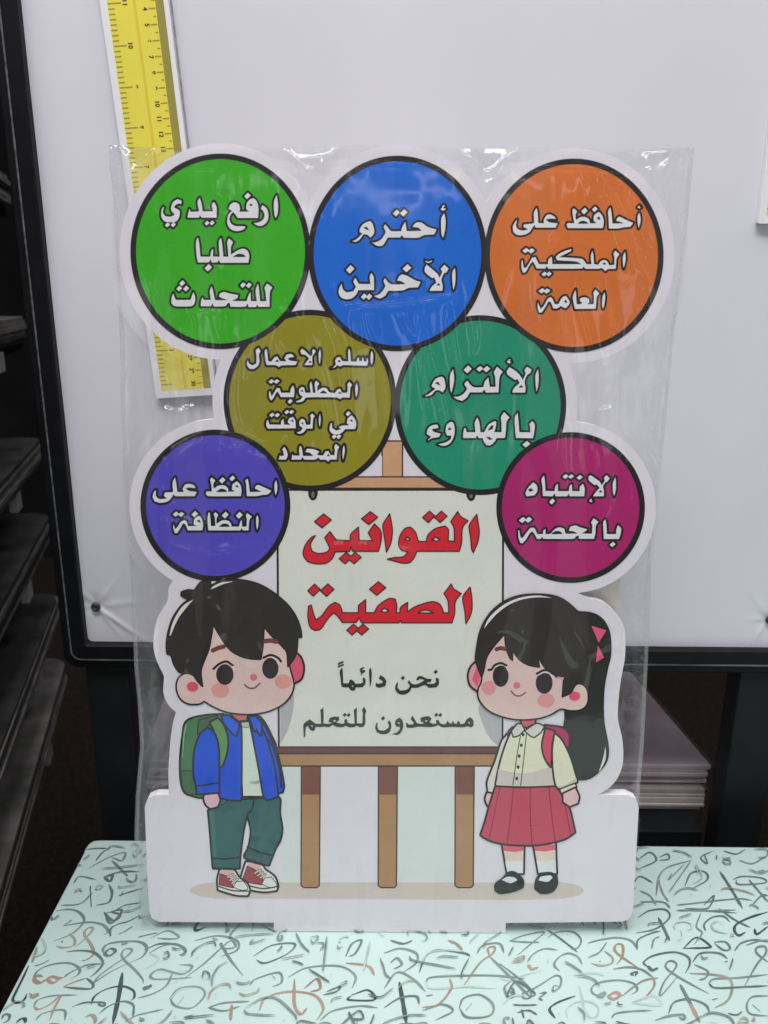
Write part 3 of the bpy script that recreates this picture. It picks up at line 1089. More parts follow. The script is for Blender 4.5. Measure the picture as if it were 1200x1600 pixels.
f.a('eye_shine', Shape(.3).stroke(GH("268,570 305,552 340,560 360,590"), 1.0).stroke(GH("560,620 600,602 640,612 662,650"), 1.0), (228, 206, 198), 0)
f.ink([GH("228,586 250,582 270,555 310,541 348,556"), GH("552,612 600,588 650,598 684,632")], 1.8)
f.a('nose', Shape(.4).ellipse(*GH("418,690")[0], 5.4, 5.3), (214, 110, 126), 0)
f.a('mouth', Shape(.35).stroke(GH("380,728 405,755 440,760 476,738"), 1.1), (132, 62, 64), 0)
f.a('bow', sh(GH("915,288 1020,320 966,406"), GH("960,418 1004,504 946,538"), smooth=False), (220, 84, 118), 1.4)
f.done()

# ================================================================== THE PLACE ROUND THE SIGN
ZUP = Vector((0, 0, 1))


def tp(px, py, z=0.0):
    return hit(px, py, (0, 0, z), ZUP)


def bp(px, py, y):
    return hit(px, py, (0, y, 0), Vector((0, -1, 0)))


def noise_mat(name, c1, c2, scale, rough=.6, detail=4, spec=.4, bump=0.0, stretch=None):
    m = bpy.data.materials.new(name)
    m.use_nodes = True
    nt = m.node_tree
    b = nt.nodes['Principled BSDF']
    b.inputs['Roughness'].default_value = rough
    b.inputs['Specular IOR Level'].default_value = spec
    tc = nt.nodes.new('ShaderNodeTexCoord')
    nz = nt.nodes.new('ShaderNodeTexNoise')
    nz.inputs['Scale'].default_value = scale
    nz.inputs['Detail'].default_value = detail
    src = tc.outputs['Object']
    if stretch:
        mp = nt.nodes.new('ShaderNodeMapping')
        mp.inputs['Scale'].default_value = stretch
        nt.links.new(src, mp.inputs['Vector'])
        src = mp.outputs[0]
    nt.links.new(src, nz.inputs['Vector'])
    cr = nt.nodes.new('ShaderNodeValToRGB')
    cr.color_ramp.elements[0].position = .32
    cr.color_ramp.elements[1].position = .68
    cr.color_ramp.elements[0].color = (*c1, 1)
    cr.color_ramp.elements[1].color = (*c2, 1)
    nt.links.new(nz.outputs['Fac'], cr.inputs[0])
    nt.links.new(cr.outputs[0], b.inputs['Base Color'])
    if bump:
        bn = nt.nodes.new('ShaderNodeBump')
        bn.inputs['Strength'].default_value = bump
        bn.inputs['Distance'].default_value = .001
        nt.links.new(nz.outputs['Fac'], bn.inputs['Height'])
        nt.links.new(bn.outputs[0], b.inputs['Normal'])
    return m


# ------------------------------------------------------------------ floor
FLZ = -0.74
fl = mesh('floor', [(-6, -3, FLZ), (6, -3, FLZ), (6, 6, FLZ), (-6, 6, FLZ)], [(0, 1, 2, 3)],
          noise_mat('dark_carpet', (.012, .009, .007), (.030, .022, .018), 160, .9, spec=.1))
tag(fl, kind='structure')
wl = mesh('back_wall', [(-6, 3.2, FLZ), (6, 3.2, FLZ), (6, 3.2, 2.6), (-6, 3.2, 2.6)], [(0, 1, 2, 3)],
          noise_mat('dim_wall', (.006, .006, .006), (.010, .010, .010), 6, .9, spec=.1))
tag(wl, kind='structure')

# ------------------------------------------------------------------ table with calligraphy print
MINT = noise_mat('mint_laminate', (.465, .62, .565), (.515, .67, .615), 9, .42, spec=.45)
A_, B_ = tp(0, 1580), tp(134, 1324)
fl_ = A_ + (A_ - B_) * ((A_.y - 0.03) / (B_.y - A_.y))
outl = [fl_, tp(130, 1334), tp(133.5, 1325), tp(139, 1317.5), tp(147, 1313), tp(158, 1312), tp(1200, 1325)]
outl[-1] = Vector((0.62, outl[-1].y, 0))
outl.append(Vector((0.62, 0.03, 0)))
table = empty('display_table', (0.2, 0.25, FLZ), 'mint green table printed all over with swirling calligraphy strokes, under the sign', 'table')
TL = Vector(table.location)
n = len(outl)
vt = [q - TL for q in outl]
vb = [q - Vector((0, 0, .022)) for q in vt]
tt = mesh('table_top', vt + vb, [tuple(reversed(range(n))), tuple(range(n, 2 * n))] + [(i, (i + 1) % n, n + (i + 1) % n, n + i) for i in range(n)], MINT, table)
bv = tt.modifiers.new('bevel', 'BEVEL')
bv.width = .0012
bv.segments = 2
LEGM = noise_mat('black_steel', (.010, .011, .012), (.016, .017, .018), 40, .45)
for lx in (-0.16, 0.58):
    for ly in (0.07, 0.44):
        mb = MB()
        mb.box(lx - .02, lx + .02, ly - .02, ly + .02, FLZ, -.0221)
        mb.v = [v - TL for v in mb.v]
        mb.build('table_leg', LEGM, table, bevel=.002)

# strokes of the print, traced region by region: K colour width | points
PRINT = """
F 0 1420 4
g 14|350,15 420,5 480,15 520,50 520,90 460,150 400,180 330,205
g 14|285,100 340,60 375,45 385,75 360,120 310,150
g 12|285,100 300,130 308,165
g 13|395,108 425,88 450,70
g 15|395,108 470,95 560,85 640,100 675,140 650,165
b 14|430,155 465,190 460,230 400,245 350,235
d 26|385,205 392,212
b 15|470,240 530,190 580,130 560,118 530,140 530,170 565,220 585,280 540,320 510,325
d 15|415,270 500,262 580,272 630,310 640,350 600,400 560,430
d 18|690,300 720,265 690,250 655,280 680,295 715,275
g 16|650,285 645,250 680,220 780,205 880,210 918,250 890,300 830,330
g 13|830,330 700,390 600,455 590,460 620,420 700,360 790,300 825,260 790,250 760,280 775,320 840,380 890,440 895,470
g 13|170,330 220,295 290,285 350,310 360,350 330,385
d 12|215,360 260,345 310,320
g 14|250,455 215,440 230,395 290,360 380,340 450,345 495,375 490,410 440,440
n 22|290,440 250,465 215,445 230,420 270,425
n 20|375,440 330,465 300,445 320,425 365,435 400,430
g 17|400,430 430,405 500,370 560,350 660,345
n 14|395,490 460,460 540,435
d 15|540,435 580,470 570,500 500,500 395,490
k 15|180,355 140,440 100,520 80,570 110,590 150,570 170,530
d 14|85,500 140,470 190,480 220,540
k 24|765,400 740,560 705,720
k 13|570,600 590,550 660,505 760,485 830,510 840,550 820,575
d 13|450,615 520,590 600,585 650,590 650,610 620,600 630,580
d 13|615,660 680,610 770,580 830,600 835,640 830,680
g 12|210,610 240,570 330,545 480,540
n 14|210,610 240,630 310,600 380,545 340,620 310,700
g 13|220,700 260,660 350,635 405,640 405,700
g 14|780,710 850,670 930,650 1020,630
d 40|890,503 925,492 950,478
p 11|935,415 960,395 1100,395 1200,385
g 11|935,415 960,440 1060,440 1200,430
g 14|860,560 960,530 1040,480 1080,400
p 12|1200,490 1120,510 1075,560 1080,600 1150,620 1200,620
g 13|940,185 1040,140 1100,160 1115,185 1050,190 980,185
g 14|930,280 1000,240 1090,220 1150,250 1150,290 1120,290
p 12|930,280 990,310 960,350 900,380
d 14|690,175 690,130 730,100 800,80 880,40
d 22|740,160 770,150
g 12|770,150 800,130 830,110
d 16|650,20 680,60 720,75 750,40 690,20
g 12|860,180 920,165 990,150
k 15|0,650 60,625 155,600
d 14|10,690 30,660 60,670 50,700 20,715
k 18|100,715 130,690 155,690 160,715
b 20|530,680 570,665 595,690 590,720
F 0 1250 2
g 7|480,560 470,550 500,530 570,545 600,520 560,515
g 7|580,555 640,510 700,455 725,440 735,460 700,465 690,450 720,500 760,550
g 7|610,440 680,425 740,440 740,470 690,490
d 8|450,470 500,450 560,455 580,475 560,485
g 6|530,620 560,590 620,585 640,610 600,650 550,645 530,620
g 6|555,640 575,615
g 7|650,650 700,635 780,630
g 7|650,650 700,660 750,645
n 9|725,640 722,665 720,690
d 7|790,490 850,455 920,450 900,480 830,510 800,500
n 8|810,660 830,620 900,600 980,610 1010,650 990,690
n 9|920,560 920,640 940,670 960,650
n 9|970,600 1000,590 990,560 950,590
d 9|1010,610 1050,600 1060,585 1020,600
k 7|1100,610 1150,595 1170,625 1090,625 1100,610
g 7|900,555 960,525 1060,520 1110,550 1100,590
g 7|1000,690 1040,660 1120,645 1180,650
g 8|1080,490 1100,450 1130,440 1110,480 1090,490
n 8|1080,510 1150,520 1170,550
g 7|780,580 800,560 870,540 880,570 850,585
d 6|270,155 300,152 335,152
g 7|275,215 340,180 390,165 380,190 350,180
g 7|350,190 375,215 400,240
d 7|180,320 200,280 250,270
g 6|190,330 250,325 290,290
k 9|282,270 285,335
d 7|300,330 340,320 350,290 340,265
d 8|330,245 350,235 345,255 330,240 380,225 440,225
d 8|370,300 400,290 450,275
d 7|375,303 385,285
g 7|150,380 170,350 240,350 260,375
d 8|330,355 380,345 350,385 330,370
g 6|225,235 260,215 268,190
d 6|300,190 320,165 345,150
g 6|190,300 215,300 240,320
d 6|355,350 390,330 440,322
g 6|230,260 250,240 300,250
F 780 1420 2.857
g 9|45,145 110,120 200,105 150,150 80,210
g 9|45,145 120,150 180,150
d 9|215,95 280,140 350,195
g 9|215,130 260,105 330,105 365,140 350,175 320,180
g 10|370,250 350,215 310,200 270,215 245,250 270,280
n 14|175,262 145,270 128,250
g 9|125,240 150,205 200,180 260,185
g 10|0,245 60,290 130,350 140,395 110,400 105,380 150,360 200,330 250,300 275,310 270,350 240,370 245,345 270,350
p 9|0,310 50,320 120,295 190,275
g 11|30,380 50,370 60,395 35,390 25,350 60,320
d 9|180,380 210,375 180,400 195,410
k 12|340,390 260,420 225,450 250,490
d 9|60,430 110,432 170,430
d 9|100,450 105,470 110,490
d 9|80,465 130,455 170,475
g 10|395,155 450,140 530,130 590,145 610,175
g 10|480,150 460,180 440,200 395,220
b 10|470,190 505,220 500,245 455,255 410,245
g 14|445,235 455,238
n 12|525,250 550,210 550,165 525,160 515,185 545,215 620,265
d 12|600,300 590,290 615,285 605,302
g 11|510,270 580,262 640,275 690,310
n 11|690,310 690,350 650,400
p 12|590,420 650,400 690,390 725,430 650,428 590,420
d 15|710,265 680,275 665,255
d 11|665,262 645,240 690,210 780,195 840,215 850,250 830,290
g 10|800,300 720,390 735,330 790,260 775,235 750,240 745,265 790,300 860,340 935,380
g 15|440,390 470,375 460,395 425,385
g 10|440,390 415,375 415,350 450,330 530,320 600,335 615,365 590,385
n 15|550,385 510,405 490,390 520,375 550,390
b 12|550,390 600,350 650,320 710,310
d 16|808,340 850,420 890,500
n 14|850,425 875,470 895,510
d 11|755,470 780,420 850,405 920,430 940,470
g 13|695,500 760,480 820,475 825,495 800,485
b 12|850,290 950,295 1020,310 1040,350 1020,410 960,445
d 11|862,240 900,200 980,200 1020,225
d 17|1005,240 1020,235
g 10|870,250 930,280 920,310 890,320
g 10|935,335 960,315 1060,310 1200,295
d 10|935,335 970,355 1100,350 1200,345
g 12|1090,355 1150,250 1190,200 1185,170 1150,175 1150,200 1200,240
d 10|615,185 620,140 680,110 720,100
g 9|680,180 690,140 715,125
d 13|710,40 735,90 760,145
d 10|620,40 670,10 740,5 760,40 700,90 610,110
k 10|820,180 880,130 940,165 930,175 820,178
d 10|960,150 1010,150 1030,180 1000,185 960,155
d 10|920,100 915,70 950,40 1000,35 1030,60
d 10|980,0 1050,50 1120,85
k 13|1100,105 1070,120 1050,100 1060,70 1120,40 1200,15
k 12|1140,90 1150,115 1200,80
d 10|1050,190 1080,155 1140,140 1200,150
g 9|1200,390 1130,395 1105,430 1120,470 1200,480
n 20|950,408 975,402
d 9|790,10 900,10 1060,20
g 9|900,20 880,80 905,110 870,160
p 10|330,300 380,290 440,290 470,300
p 12|355,345 370,400 380,455 410,490
p 9|305,490 300,450 340,420 400,415 440,440 435,480 400,490
d 9|1130,430 1165,460
d 9|1020,470 1060,475 1085,460
g 9|500,490 520,470 580,460 680,455
F 600 1250 2
n 7|250,580 300,510 340,480 345,460 325,465 330,490
g 7|330,490 400,560 460,620
g 7|0,480 50,465 100,480 100,510 60,540
d 7|110,540 130,490 170,470 250,480 270,490
g 8|20,510 40,495 55,515 30,530
g 7|0,590 40,540 90,560 130,600
g 7|130,570 150,555 250,550 350,550 440,560
p 7|130,570 150,590 260,585 350,590
k 12|48,570 60,640 70,700
d 8|0,650 50,620 100,615 110,640
d 14|132,614 152,610
g 7|120,660 180,640 215,660 160,690
g 7|235,650 250,620 300,610 340,640 330,675 260,680 235,650
g 6|255,660 275,635
n 8|205,560 210,590 170,640 120,650
p 7|110,520 140,480 200,470 250,475
n 8|200,440 225,450 245,470
g 7|290,480 310,455 360,450 375,480
d 8|385,600 400,590 405,610 385,615 400,580 420,570 470,605 450,620
p 8|370,640 400,615 440,612
d 7|20,440 60,450 90,440
d 7|790,190 830,165 850,190 800,215
d 7|860,190 890,185 885,170 860,180
g 7|850,300 860,240 890,210 960,190
b 6|855,240 870,290 890,320
g 6|900,230 890,250 940,200
g 6|890,290 925,240 960,190
d 6|1000,170 1010,200 990,180 1030,160
d 7|940,270 960,230 1000,225 1010,250 960,280
d 9|1050,225 1085,280 1120,340
d 6|1090,250 1120,240 1180,245 1190,260 1110,265 1100,250
d 7|1140,250 1170,285 1200,320
g 6|915,330 960,325 1100,310 1150,315
g 6|920,345 1000,347 1100,345
g 7|800,320 870,320 895,340
d 7|1000,330 1030,300 1010,340 940,340
d 6|1060,160 1100,170 1130,155
g 6|1110,190 1150,200 1190,180
d 6|780,260 800,240 840,260
g 6|800,285 830,300 850,330
d 7|1150,330 1180,300 1200,300
"""
PC = {'g': (.165, .22, .205), 'd': (.105, .148, .142), 'k': (.05, .072, .076), 'n': (.30, .22, .16), 'b': (.27, .25, .20), 'p': (.36, .48, .44)}
PMATS = {}
for k, c in PC.items():
    PMATS[k] = noise_mat('stroke_ink', tuple(v * .85 for v in c), tuple(min(.9, v * 1.35) for v in c), 55, .45)
keys = list(PMATS)
TV, TF, TM = [], [], []
zoff = [0.00015]


def ribbon(W, width, k, clip=None):
    """a broad-nib stroke lying on the table; W world xy points"""
    Q = smooth_open(W, 8)
    Q = [np.array(q) for q in Q]
    if clip and not clip(Q):
        return
    m = len(Q)
    zoff[0] += 0.0000015
    b0 = len(TV)
    nib = R(38)
    for i, q in enumerate(Q):
        d = Q[min(i + 1, m - 1)] - Q[max(i - 1, 0)]
        l = np.hypot(*d) + 1e-9
        d = d / l
        a = math.atan2(d[1], d[0])
        s = i / (m - 1)
        wv = width * (0.50 + 0.62 * abs(math.sin(a - nib)))
        wv *= min(1, .35 + 5 * s, .25 + 6 * (1 - s)) * (1 + .10 * math.sin(17 * s + width * 9e3))
        nx, ny = -d[1], d[0]
        TV.append(Vector((q[0] + nx * wv / 2, q[1] + ny * wv / 2, zoff[0] + .0000013 * s)) - TL)
        TV.append(Vector((q[0] - nx * wv / 2, q[1] - ny * wv / 2, zoff[0] + .0000013 * s)) - TL)
    for i in range(m - 1):
        a = b0 + 2 * i
        TF.append((a, a + 1, a + 3, a + 2))
        TM.append(keys.index(k))


STR = []
ox = oy = 0
sc = 1
for ln in PRINT.strip().split('\n'):
    if ln.startswith('F '):
        ox, oy, sc = (float(v) for v in ln[2:].split())
        continue
    h, body = ln.split('|')
    k, wd = h.split()
    W = [tp(ox + x / sc, oy + y / sc).xy for x, y in pts(body)]
    cy = oy + np.mean([y for _, y in pts(body)]) / sc
    pxm = (0.476 - (cy - 1455) * 0.00045) / FPX            # metres per pixel about there
    wd = float(wd) / sc * pxm * 1.12
    STR.append((k, wd, W))
xmin_left = lambda y: fl_.x + (B_.x - fl_.x) * (y - fl_.y) / (B_.y - fl_.y)
back = outl[-2].y


def on_table(Q):
    return all(0.035 < q[1] < back - .001 and xmin_left(q[1]) + .0012 < q[0] < .617 for q in Q)


for k, wd, W in STR:
    ribbon([tuple(q) for q in W], wd, k, on_table)
xr = tp(1200, 1500).x
# the same print goes on beyond the frame and behind the sign
for dx, dy in ((.335, 0.0), (-.335, 0.0), (0.10, -.145), (-.23, -.145), (.43, -.145), (0.02, .125), (.35, .125)):
    for k, wd, W in STR:
        Q = [(q.x + dx, q.y + dy) for q in W]
        cx, cy = np.mean([q[0] for q in Q]), np.mean([q[1] for q in Q])
        pv = Vector((cx, cy, 0)) - CP
        px = 600 + FPX * pv.dot(RIGHT) / pv.dot(FWD)
        py = 800 - FPX * pv.dot(UP) / pv.dot(FWD)
        inside = -10 < px < 1210 and py < 1625
        if inside and not (230 < px < 985 and py < 1442):
            continue
        if px < -10 and py < 1600:
            continue
        ribbon(Q, wd, k, on_table)
# smaller curls of the same print in the gaps that are left
CELL = .0042
occ = set()


def cells(Q):
    return {(int(math.floor(q[0] / CELL)), int(math.floor(q[1] / CELL))) for q in smooth_open([tuple(q) for q in Q], 6)}


for i in range(0, len(TV), 2):
    q = TV[i] + TL
    occ.add((int(math.floor(q.x / CELL)), int(math.floor(q.y / CELL))))
rf = random.Random(21)
for q in range(5000):
    k, wd, W = rf.choice(STR)
    c = sum((Vector(v) for v in W), Vector((0, 0))) / len(W)
    px, py = rf.uniform(-20, 1230), rf.uniform(1314, 1640)
    if 260 < px < 960 and py < 1425:
        continue
    t = tp(px, py).xy
    an, s_ = rf.gauss(0, .45), rf.uniform(.45, 1.0)
    ca, sa = math.cos(an) * s_, math.sin(an) * s_
    Q = [(t.x + ca * (v[0] - c.x) - sa * (v[1] - c.y), t.y + sa * (v[0] - c.x) + ca * (v[1] - c.y)) for v in W]
    cs = cells(Q)
    if sum(1 for v in cs if v in occ) > .26 * len(cs):
        continue
    n0 = len(TV)
    ribbon(Q, min(wd, .0012) * (.55 + .45 * s_), rf.choice('ggggggdddpbn'), on_table)
    if len(TV) > n0:
        occ |= cs
tm = bpy.data.meshes.new('calligraphy_print')
tm.from_pydata([tuple(v) for v in TV], [], TF)
for k in keys:
    tm.materials.append(PMATS[k])
tm.polygons.foreach_set('material_index', TM)
tm.update()
link(bpy.data.objects.new('calligraphy_print', tm), table)

# ------------------------------------------------------------------ whiteboard on a black stand
YB = 0.505
XL, ZB = -0.2112, 0.1385
XR, ZT = 0.98, 0.88
wb = empty('whiteboard', (0.38, YB, FLZ), 'large white board in a black frame on a black stand, behind the sign', 'whiteboard')
WL = Vector(wb.location)
_pc = [lin(v) / .82 for v in (205, 204.5, 210)]
PANEL = noise_mat('white_board_film', tuple(v * .955 for v in _pc), tuple(v * 1.01 for v in _pc), 7, .34, 6, .5, bump=.06, stretch=(1.6, 1, .5))
FRAME = noise_mat('black_frame', (.0035, .0038, .0045), (.007, .0075, .0085), 60, .5, spec=.18)
EDGE = noise_mat('frame_edge', (.05, .052, .052), (.16, .165, .165), 45, .4, stretch=(1, 1, 6))  # grey tone paints the highlight line along the frame lip
SCREWS = [bp(150, 948, YB), bp(1203, 968, YB)]


def dimple(x, z):
    h = 0.0
    for i, s in enumerate(SCREWS):
        dx, dz = x - s.x, z - s.z
        r = math.hypot(dx, dz)
        if r > .09:
            continue
        h -= .0016 * math.exp(-(r / .007) ** 2)
        for a, amp, wd_, ln_ in ((-38, .0011, .0017, .034), (-55, .0006, .0013, .024), (52, .0006, .002, .022), (128, .0006, .002, .02), (180, .0005, .0018, .014), (-120, .0005, .0016, .018), (8, .0004, .0024, .03)):
            ar = R(a)
            t = dx * math.cos(ar) + dz * math.sin(ar)
            n_ = -dx * math.sin(ar) + dz * math.cos(ar)
            if t > 0:
                h += amp * math.exp(-(n_ / wd_) ** 2) * math.exp(-(t / ln_) ** 2) * min(1, t / .004)
    # loose film near the frame
    h += .00030 * math.sin(z * 41 + 1.3 * math.sin(x * 12)) * math.exp(-max(0, x - XL) / .012)
    return h


def lines(lo, hi, fine, coarse, spots, reach):
    v, out = lo, [lo]
    while v < hi:
        near = min(abs(v - s) for s in spots) < reach
        v = min(hi, v + (fine if near else coarse))
        out.append(v)
    return out


xs = lines(XL - .004, XR + .004, .0011, .02, [s.x for s in SCREWS], .055)
zs = lines(ZB - .004, ZT + .004, .0011, .02, [s.z for s in SCREWS], .055)
pv, pf = [], []
for z in zs:
    for x in xs:
        pv.append(Vector((x, YB - dimple(x, z), z)) - WL)
nx = len(xs)
for j in range(len(zs) - 1):
    for i in range(nx - 1):
        pf.append((j * nx + i, j * nx + i + 1, (j + 1) * nx + i + 1, (j + 1) * nx + i))
mesh('white_panel', pv, pf, PANEL, wb, smooth=True)
# frame: rounded rectangle ring
FW = 0.0168


def rrect(x0, x1, z0, z1, r, n=8):
    out = []
    for cx, cz, a0 in ((x1 - r, z0 + r, -90), (x1 - r, z1 - r, 0), (x0 + r, z1 - r, 90), (x0 + r, z0 + r, 180)):
        for k in range(n + 1):
            a = R(a0 + 90 * k / n)
            out.append((cx + r * math.cos(a), cz + r * math.sin(a)))
    return out


def ring_mesh(name, prof, mat):
    """prof: list of (inset from outer edge, y)"""
    V, Fc = [], []
    for ins, y in prof:
        rr = max(.0035, .0095 - ins * .4)
        V += [Vector((x, y, z)) - WL for x, z in rrect(XL - FW + ins, XR + FW - ins, ZB - FW - .002 + ins * (FW + .002) / FW, ZT + FW - ins, rr)]
    m = len(V) // len(prof)
    for a in range(len(prof) - 1):
        for i in range(m):
            j = (i + 1) % m
            Fc.append((a * m + i, a * m + j, (a + 1) * m + j, (a + 1) * m + i))
    return mesh(name, V, Fc, mat, wb)


fr_ = ring_mesh('frame', [(0, YB + .012), (0, YB - .003), (.0012, YB - .0045), (.0062, YB - .0048), (.0068, YB - .0066), (.0160, YB - .0068), (.0168, YB - .0058), (.0168, YB + .002)], FRAME)
ring_mesh('frame_lip', [(.0063, YB - .00475), (.0060, YB - .0064), (.0067, YB - .0071), (.0075, YB - .0070)], EDGE)
mb = MB()
mb.box(XL - FW + .003, XR + FW - .003, YB + .004, YB + .013, ZB - FW, ZT + FW - .003)
mb.v = [v - WL for v in mb.v]
mb.build('back_panel', FRAME, wb)
SCM = noise_mat('dark_screw', (.02, .02, .02), (.07, .07, .07), 300, .35)
for s in SCREWS:
    V, Fc = [], []
    m = 20
    for r_, y_ in ((.0033, YB - .0002), (.0033, YB - .0012), (.0026, YB - .0019), (.0012, YB - .0020), (.0010, YB - .0012)):
        V += [Vector((s.x + r_ * math.cos(2 * math.pi * k / m), y_, s.z + r_ * math.sin(2 * math.pi * k / m))) - WL for k in range(m)]
    for a in range(4):
        for i in range(m):
            j = (i + 1) % m
            Fc.append((a * m + i, a * m + j, (a + 1) * m + j, (a + 1) * m + i))
    Fc.append(tuple(range(4 * m, 5 * m)))
    mesh('screw', V, Fc, SCM, wb, smooth=True)
LEGB = noise_mat('dark_leg', (.007, .0085, .009), (.011, .013, .0135), 30, .55, spec=.2)
zb_out = ZB - FW - .002
for x0, x1 in ((-.2160, -.1850), (.2600, .2935)):
    mb = MB()
    mb.box(x0, x1, YB + .001, YB + .022, FLZ, zb_out - .0004)
    mb.v = [v - WL for v in mb.v]
    mb.build('leg', LEGB, wb, bevel=.0015)
mb = MB()
mb.box(-.1848, .2598, YB + .024, YB + .34, -.050, -.036)
mb.v = [v - WL for v in mb.v]
mb.build('shelf', LEGB, wb, bevel=.001)
mb = MB()
mb.box(-.184, .259, YB + .345, YB + .36, -.25, zb_out)
mb.v = [v - WL for v in mb.v]
mb.build('rear_panel', LEGB, wb)


# ------------------------------------------------------------------ packed posters under the whiteboard
def stack(name, label, x0, x1, y0, y1, z0, sheets, th, c, wrap, jit, group=None, skew=0.0, seed=1):
    rnd = random.Random(seed)
    root = empty(name, ((x0 + x1) / 2, y0, z0), label, 'poster stack', group)
    L = Vector(root.location)
    z = z0
    for i in range(sheets):
        mb = MB()
        t = th * rnd.uniform(.7, 1.3)
        j = [rnd.uniform(-jit, jit) for _ in range(4)]
        mb.box(x0 + j[0], x1 + j[1], y0 + j[2], y1 + j[3], z + .0002, z + t)
        vs = []
        for v in mb.v:
            v = v.copy()
            v.x += skew * (v.y - y0)
            vs.append(v - L)
        mb.v = vs
        mb.build('board_sheet', c, root, bevel=min(.0006, t * .3), seg=1)
        z += t
    mb = MB()                                             # creased plastic wrap on top
    nx_, ny_ = 40, 24
    V, Fc = [], []
    for jy in range(ny_ + 1):
        for ix in range(nx_ + 1):
            u, v = ix / nx_, jy / ny_
            x = x0 - .003 + (x1 - x0 + .006) * u
            y = y0 - .003 + (y1 - y0 + .006) * v
            h = .0012 + .0011 * math.sin(19 * u + 6 * v + 2 * math.sin(9 * v + seed)) * math.sin(7 * v + 3 * u) + rnd.uniform(-.0003, .0003)
            V.append(Vector((x + skew * (y - y0), y, z + .0006 + h)) - L)
    for jy in range(ny_):
        for ix in range(nx_):
            a = jy * (nx_ + 1) + ix
            Fc.append((a, a + 1, a + nx_ + 2, a + nx_ + 1))
    mesh('plastic_wrap', V, Fc, wrap, root, smooth=True)
    return root, z


def film_mat(name, haze=.05, rough=.10, tint=(.97, .97, .975), gloss=1.0, bump=0.0, hazec=(.8, .8, .82), veil=0.0):
    m = bpy.data.materials.new(name)
    m.use_nodes = True
    nt = m.node_tree
    nt.nodes.clear()
    out = nt.nodes.new('ShaderNodeOutputMaterial')
    tr = nt.nodes.new('ShaderNodeBsdfTransparent')
    tr.inputs[0].default_value = (*tint, 1)
    df = nt.nodes.new('ShaderNodeBsdfDiffuse')
    df.inputs[0].default_value = (*hazec, 1)
    gl = nt.nodes.new('ShaderNodeBsdfAnisotropic')
    gl.inputs['Roughness'].default_value = rough
    gl.inputs['Color'].default_value = (1, 1, 1, 1)
    lw = nt.nodes.new('ShaderNodeLayerWeight')           # the same from both sides of the film
    lw.inputs['Blend'].default_value = .5
    pw = nt.nodes.new('ShaderNodeMath')
    pw.operation = 'POWER'
    pw.inputs[1].default_value = 5
    nt.links.new(lw.outputs['Facing'], pw.inputs[0])
    mu = nt.nodes.new('ShaderNodeMath')
    mu.operation = 'MULTIPLY_ADD'
    mu.inputs[1].default_value = .80 * gloss
    mu.inputs[2].default_value = .045 * gloss
    mu.use_clamp = True
    nt.links.new(pw.outputs[0], mu.inputs[0])
    m1 = nt.nodes.new('ShaderNodeMixShader')
    m1.inputs[0].default_value = haze
    if veil:                                            # reflections off lifted film, painted as noise-shaped milky diffuse patches
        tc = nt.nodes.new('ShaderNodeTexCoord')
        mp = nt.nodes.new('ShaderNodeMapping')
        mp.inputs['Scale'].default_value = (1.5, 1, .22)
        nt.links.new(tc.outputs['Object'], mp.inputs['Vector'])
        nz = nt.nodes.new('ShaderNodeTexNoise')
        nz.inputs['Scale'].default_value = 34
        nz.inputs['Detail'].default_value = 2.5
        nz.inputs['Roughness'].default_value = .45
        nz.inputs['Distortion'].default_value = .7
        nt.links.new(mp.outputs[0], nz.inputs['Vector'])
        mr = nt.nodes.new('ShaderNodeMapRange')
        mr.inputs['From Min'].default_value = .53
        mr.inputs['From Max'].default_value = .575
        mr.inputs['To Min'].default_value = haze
        mr.inputs['To Max'].default_value = haze + veil
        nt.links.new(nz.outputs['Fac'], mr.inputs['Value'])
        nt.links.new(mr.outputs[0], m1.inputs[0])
    nt.links.new(tr.outputs[0], m1.inputs[1])
    nt.links.new(df.outputs[0], m1.inputs[2])
    m2 = nt.nodes.new('ShaderNodeMixShader')
    nt.links.new(mu.outputs[0], m2.inputs[0])
    nt.links.new(m1.outputs[0], m2.inputs[1])
    nt.links.new(gl.outputs[0], m2.inputs[2])
    nt.links.new(m2.outputs[0], out.inputs['Surface'])
    if bump:
        tc = nt.nodes.new('ShaderNodeTexCoord')
        nz = nt.nodes.new('ShaderNodeTexNoise')
        nz.inputs['Scale'].default_value = 90
        nz.inputs['Detail'].default_value = 4
        nt.links.new(tc.outputs['Object'], nz.inputs['Vector'])
        bn = nt.nodes.new('ShaderNodeBump')
        bn.inputs['Strength'].default_value = bump
        bn.inputs['Distance'].default_value = .002
        nt.links.new(nz.outputs['Fac'], bn.inputs['Height'])
        for q in (gl, df):
            nt.links.new(bn.outputs[0], q.inputs['Normal'])
    return m


MAUVE = noise_mat('packed_board', (.50, .41, .43), (.86, .74, .77), 14, .6)
PALE = noise_mat('pale_board', (.50, .46, .44), (.82, .76, .73), 24, .6)
WRAP = film_mat('hazy_wrap', .12, .16, (.92, .91, .92), 1.4, hazec=(.5, .47, .48))  # grey diffuse haze mixed over the clear wrap
GST = 'wrapped poster stacks under the whiteboard'
_, zt = stack('poster_stack', 'lower stack of pale wrapped boards on the black shelf under the whiteboard', -.195, .2690, .556, .80, -.0358, 5, .0042, PALE, WRAP, .0024, GST, -.06, 3)
stack('poster_stack', 'upper stack of mauve wrapped boards lying on the pale stack under the whiteboard', -.197, .2712, .558, .79, zt + .003, 5, .0034, MAUVE, WRAP, .0022, GST, -.10, 5)

